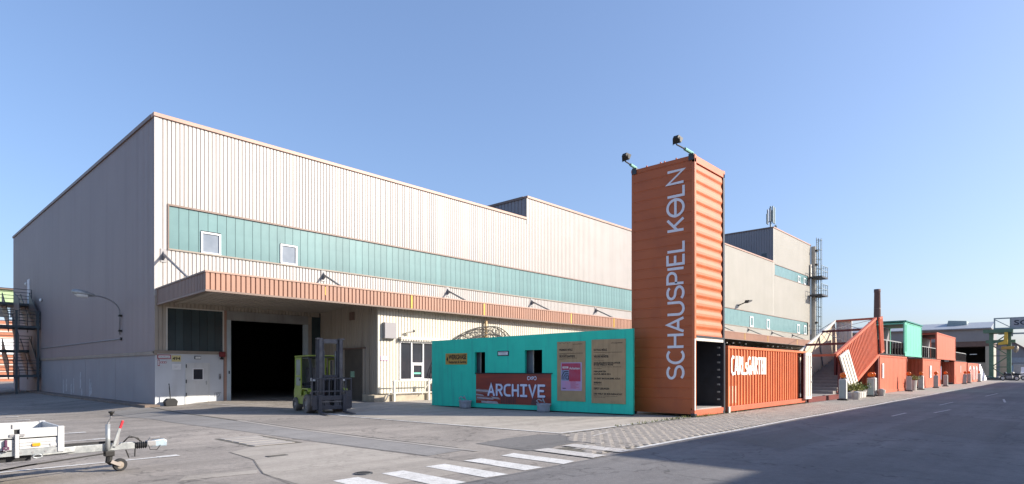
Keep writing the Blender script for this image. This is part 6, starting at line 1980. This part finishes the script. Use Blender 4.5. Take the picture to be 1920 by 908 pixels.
# axle wheel of the trailer, just outside the left frame edge
for y in (by0 - .24, by1 + .08):
    w_ = MB().lathe((-1.3, y, .28), [(.15, 0), (.26, 0), (.28, .03), (.28, .13), (.26, .16), (.15, .16)], axis=(0, 1, 0), n=20).build('wheel', 'blackrubber', tr)
    MB().lathe((-1.3, y, .28), [(0, .02), (.16, .01), (.16, .14), (0, .14)], axis=(0, 1, 0), n=16).build('rim', 'alupost', w_)
MB().box(-1.33, -1.27, by0 - .2, by1 + .2, .25, .31).build('axle', 'galv', tr)
# drawbar
db0, db1, dbz = Vector((1.0, 11.1, .40)), Vector((3.02, 11.1, .40)), .40
MB().beam((1.0, 11.1, .385), (3.0, 11.1, .385), .075, .11).build('drawbar', 'galv', tr, bevel=.006)
MB().beam((.6, 10.6, .40), (2.2, 11.07, .40), .05, .08).build('drawbar_arm', 'galv', tr, bevel=.004)
MB().beam((.6, 11.6, .40), (2.2, 11.13, .40), .05, .08).build('drawbar_arm', 'galv', tr, bevel=.004)
MB().box(1.97, 2.75, 11.11, 11.14, .445, .48).build('cover_plate', 'blackrubber', tr)
# jockey wheel
jx, jy = 2.62, 11.03
MB().tube([(jx, jy, .26), (jx, jy, .75)], .033, 12).build('jockey_tube', 'galv', tr, smooth=True)
MB().tube([(jx, jy, .75), (jx + .012, jy, .79)], .016, 8).build('jockey_spindle', 'steel', tr)
MB().tube([(jx, jy, .78), (jx + .03, jy - .05, .86), (jx + .035, jy - .05, .89)], .008, 6).build('crank_handle', 'steel', tr)
MB().lathe((jx + .035, jy - .05, .885), [(0, 0), (.018, .0), (.022, .03), (.042, .05), (.046, .065), (.0, .075)], n=12).build('crank_knob', 'iron', tr, smooth=True)
MB().box(jx - .05, jx + .08, jy - .06, jy + .07, .25, .335).build('jockey_clamp', 'iron', tr, bevel=.012)
MB().tube([(jx + .02, jy, .26), (jx + .01, jy, .17), (jx + .05, jy, .12)], [.045, .05, .03], 8).build('jockey_yoke', 'iron', tr)
MB().beam((jx + .03, jy - .06, .17), (jx + .16, jy - .06, .10), .012, .05).build('jockey_fork', 'rim', tr)
MB().beam((jx + .03, jy + .06, .17), (jx + .16, jy + .06, .10), .012, .05).build('jockey_fork', 'rim', tr)
jw = MB().lathe((jx + .16, jy - .04, .10), [(.06, 0), (.088, .0), (.10, .018), (.10, .062), (.088, .08), (.06, .08)], axis=(0, 1, 0), n=24).build('jockey_wheel', 'blackrubber', tr, smooth=False)
MB().lathe((jx + .16, jy - .05, .10), [(0, .0), (.02, .0), (.025, .015), (.062, .02), (.062, .08), (0, .08)], axis=(0, 1, 0), n=18).build('rim', 'trim_tan', jw)
# handbrake
MB().beam((jx + .07, jy - .03, .40), (jx + .155, jy - .03, .68), .025, .035).build('brake_lever', 'galv', tr)
MB().beam((jx + .155, jy - .03, .675), (jx + .195, jy - .03, .80), .032, .036).build('brake_grip', 'redgrip', tr, bevel=.008)
MB().beam((jx + .12, jy - .01, .40), (jx + .15, jy - .01, .66), .014, .03).build('brake_strut', 'steel', tr)
MB().tube([(jx + .2, jy - .02, .45), (jx + .26, jy - .03, .52), (jx + .36, jy - .03, .52), (jx + .46, jy - .03, .44)], .01, 6).tube([(jx + .22, jy + .02, .45), (jx + .3, jy + .02, .54), (jx + .42, jy + .02, .5), (jx + .45, jy + .02, .44)], .009, 6).build('brake_cable', 'iron', tr, smooth=True)
# bellows and coupling head
bl = [(.045, 0)]
for k in range(6):
    bl += [(.058, .012 + k * .03), (.040, .027 + k * .03)]
MB().lathe((3.0, 11.1, .375), bl, axis=(1, 0, 0), n=14).build('bellows', 'blackrubber', tr)
MB().box(3.17, 3.3, 11.04, 11.16, .35, .44).build('coupling_joint', 'steel', tr, bevel=.01)
MB().prism([(3.24, 11.045, .34), (3.46, 11.045, .335), (3.47, 11.045, .42), (3.42, 11.045, .455), (3.24, 11.045, .44)], (0, .11, 0)).build('coupling_head', 'zinc', tr, bevel=.012)
MB().tube([(3.2, 11.08, .44), (3.22, 11.06, .49), (3.36, 11.06, .485)], .014, 6).build('coupling_lever', 'steel', tr)
MB().tube([(3.18, 11.02, .38), (3.2, 11.0, .3), (3.3, 11.0, .29), (3.36, 11.03, .36)], .006, 5).build('safety_cable', 'iron', tr)
MB().tube([(2.86, 11.02, .33), (2.90, 11.0, .2)], .01, 6).build('hanging_rod', 'iron', tr)
MB().tube([(2.99, 11.02, .33), (2.98, 11.0, .21)], .01, 6).build('hanging_rod', 'iron', tr)
MB().tube([(2.6, 11.02, .3), (1.6, 10.8, .25), (.3, 10.6, .12), (-.6, 10.4, .1)], .012, 6).build('sagging_cable', 'iron', tr)

print('objects', len(bpy.data.objects))
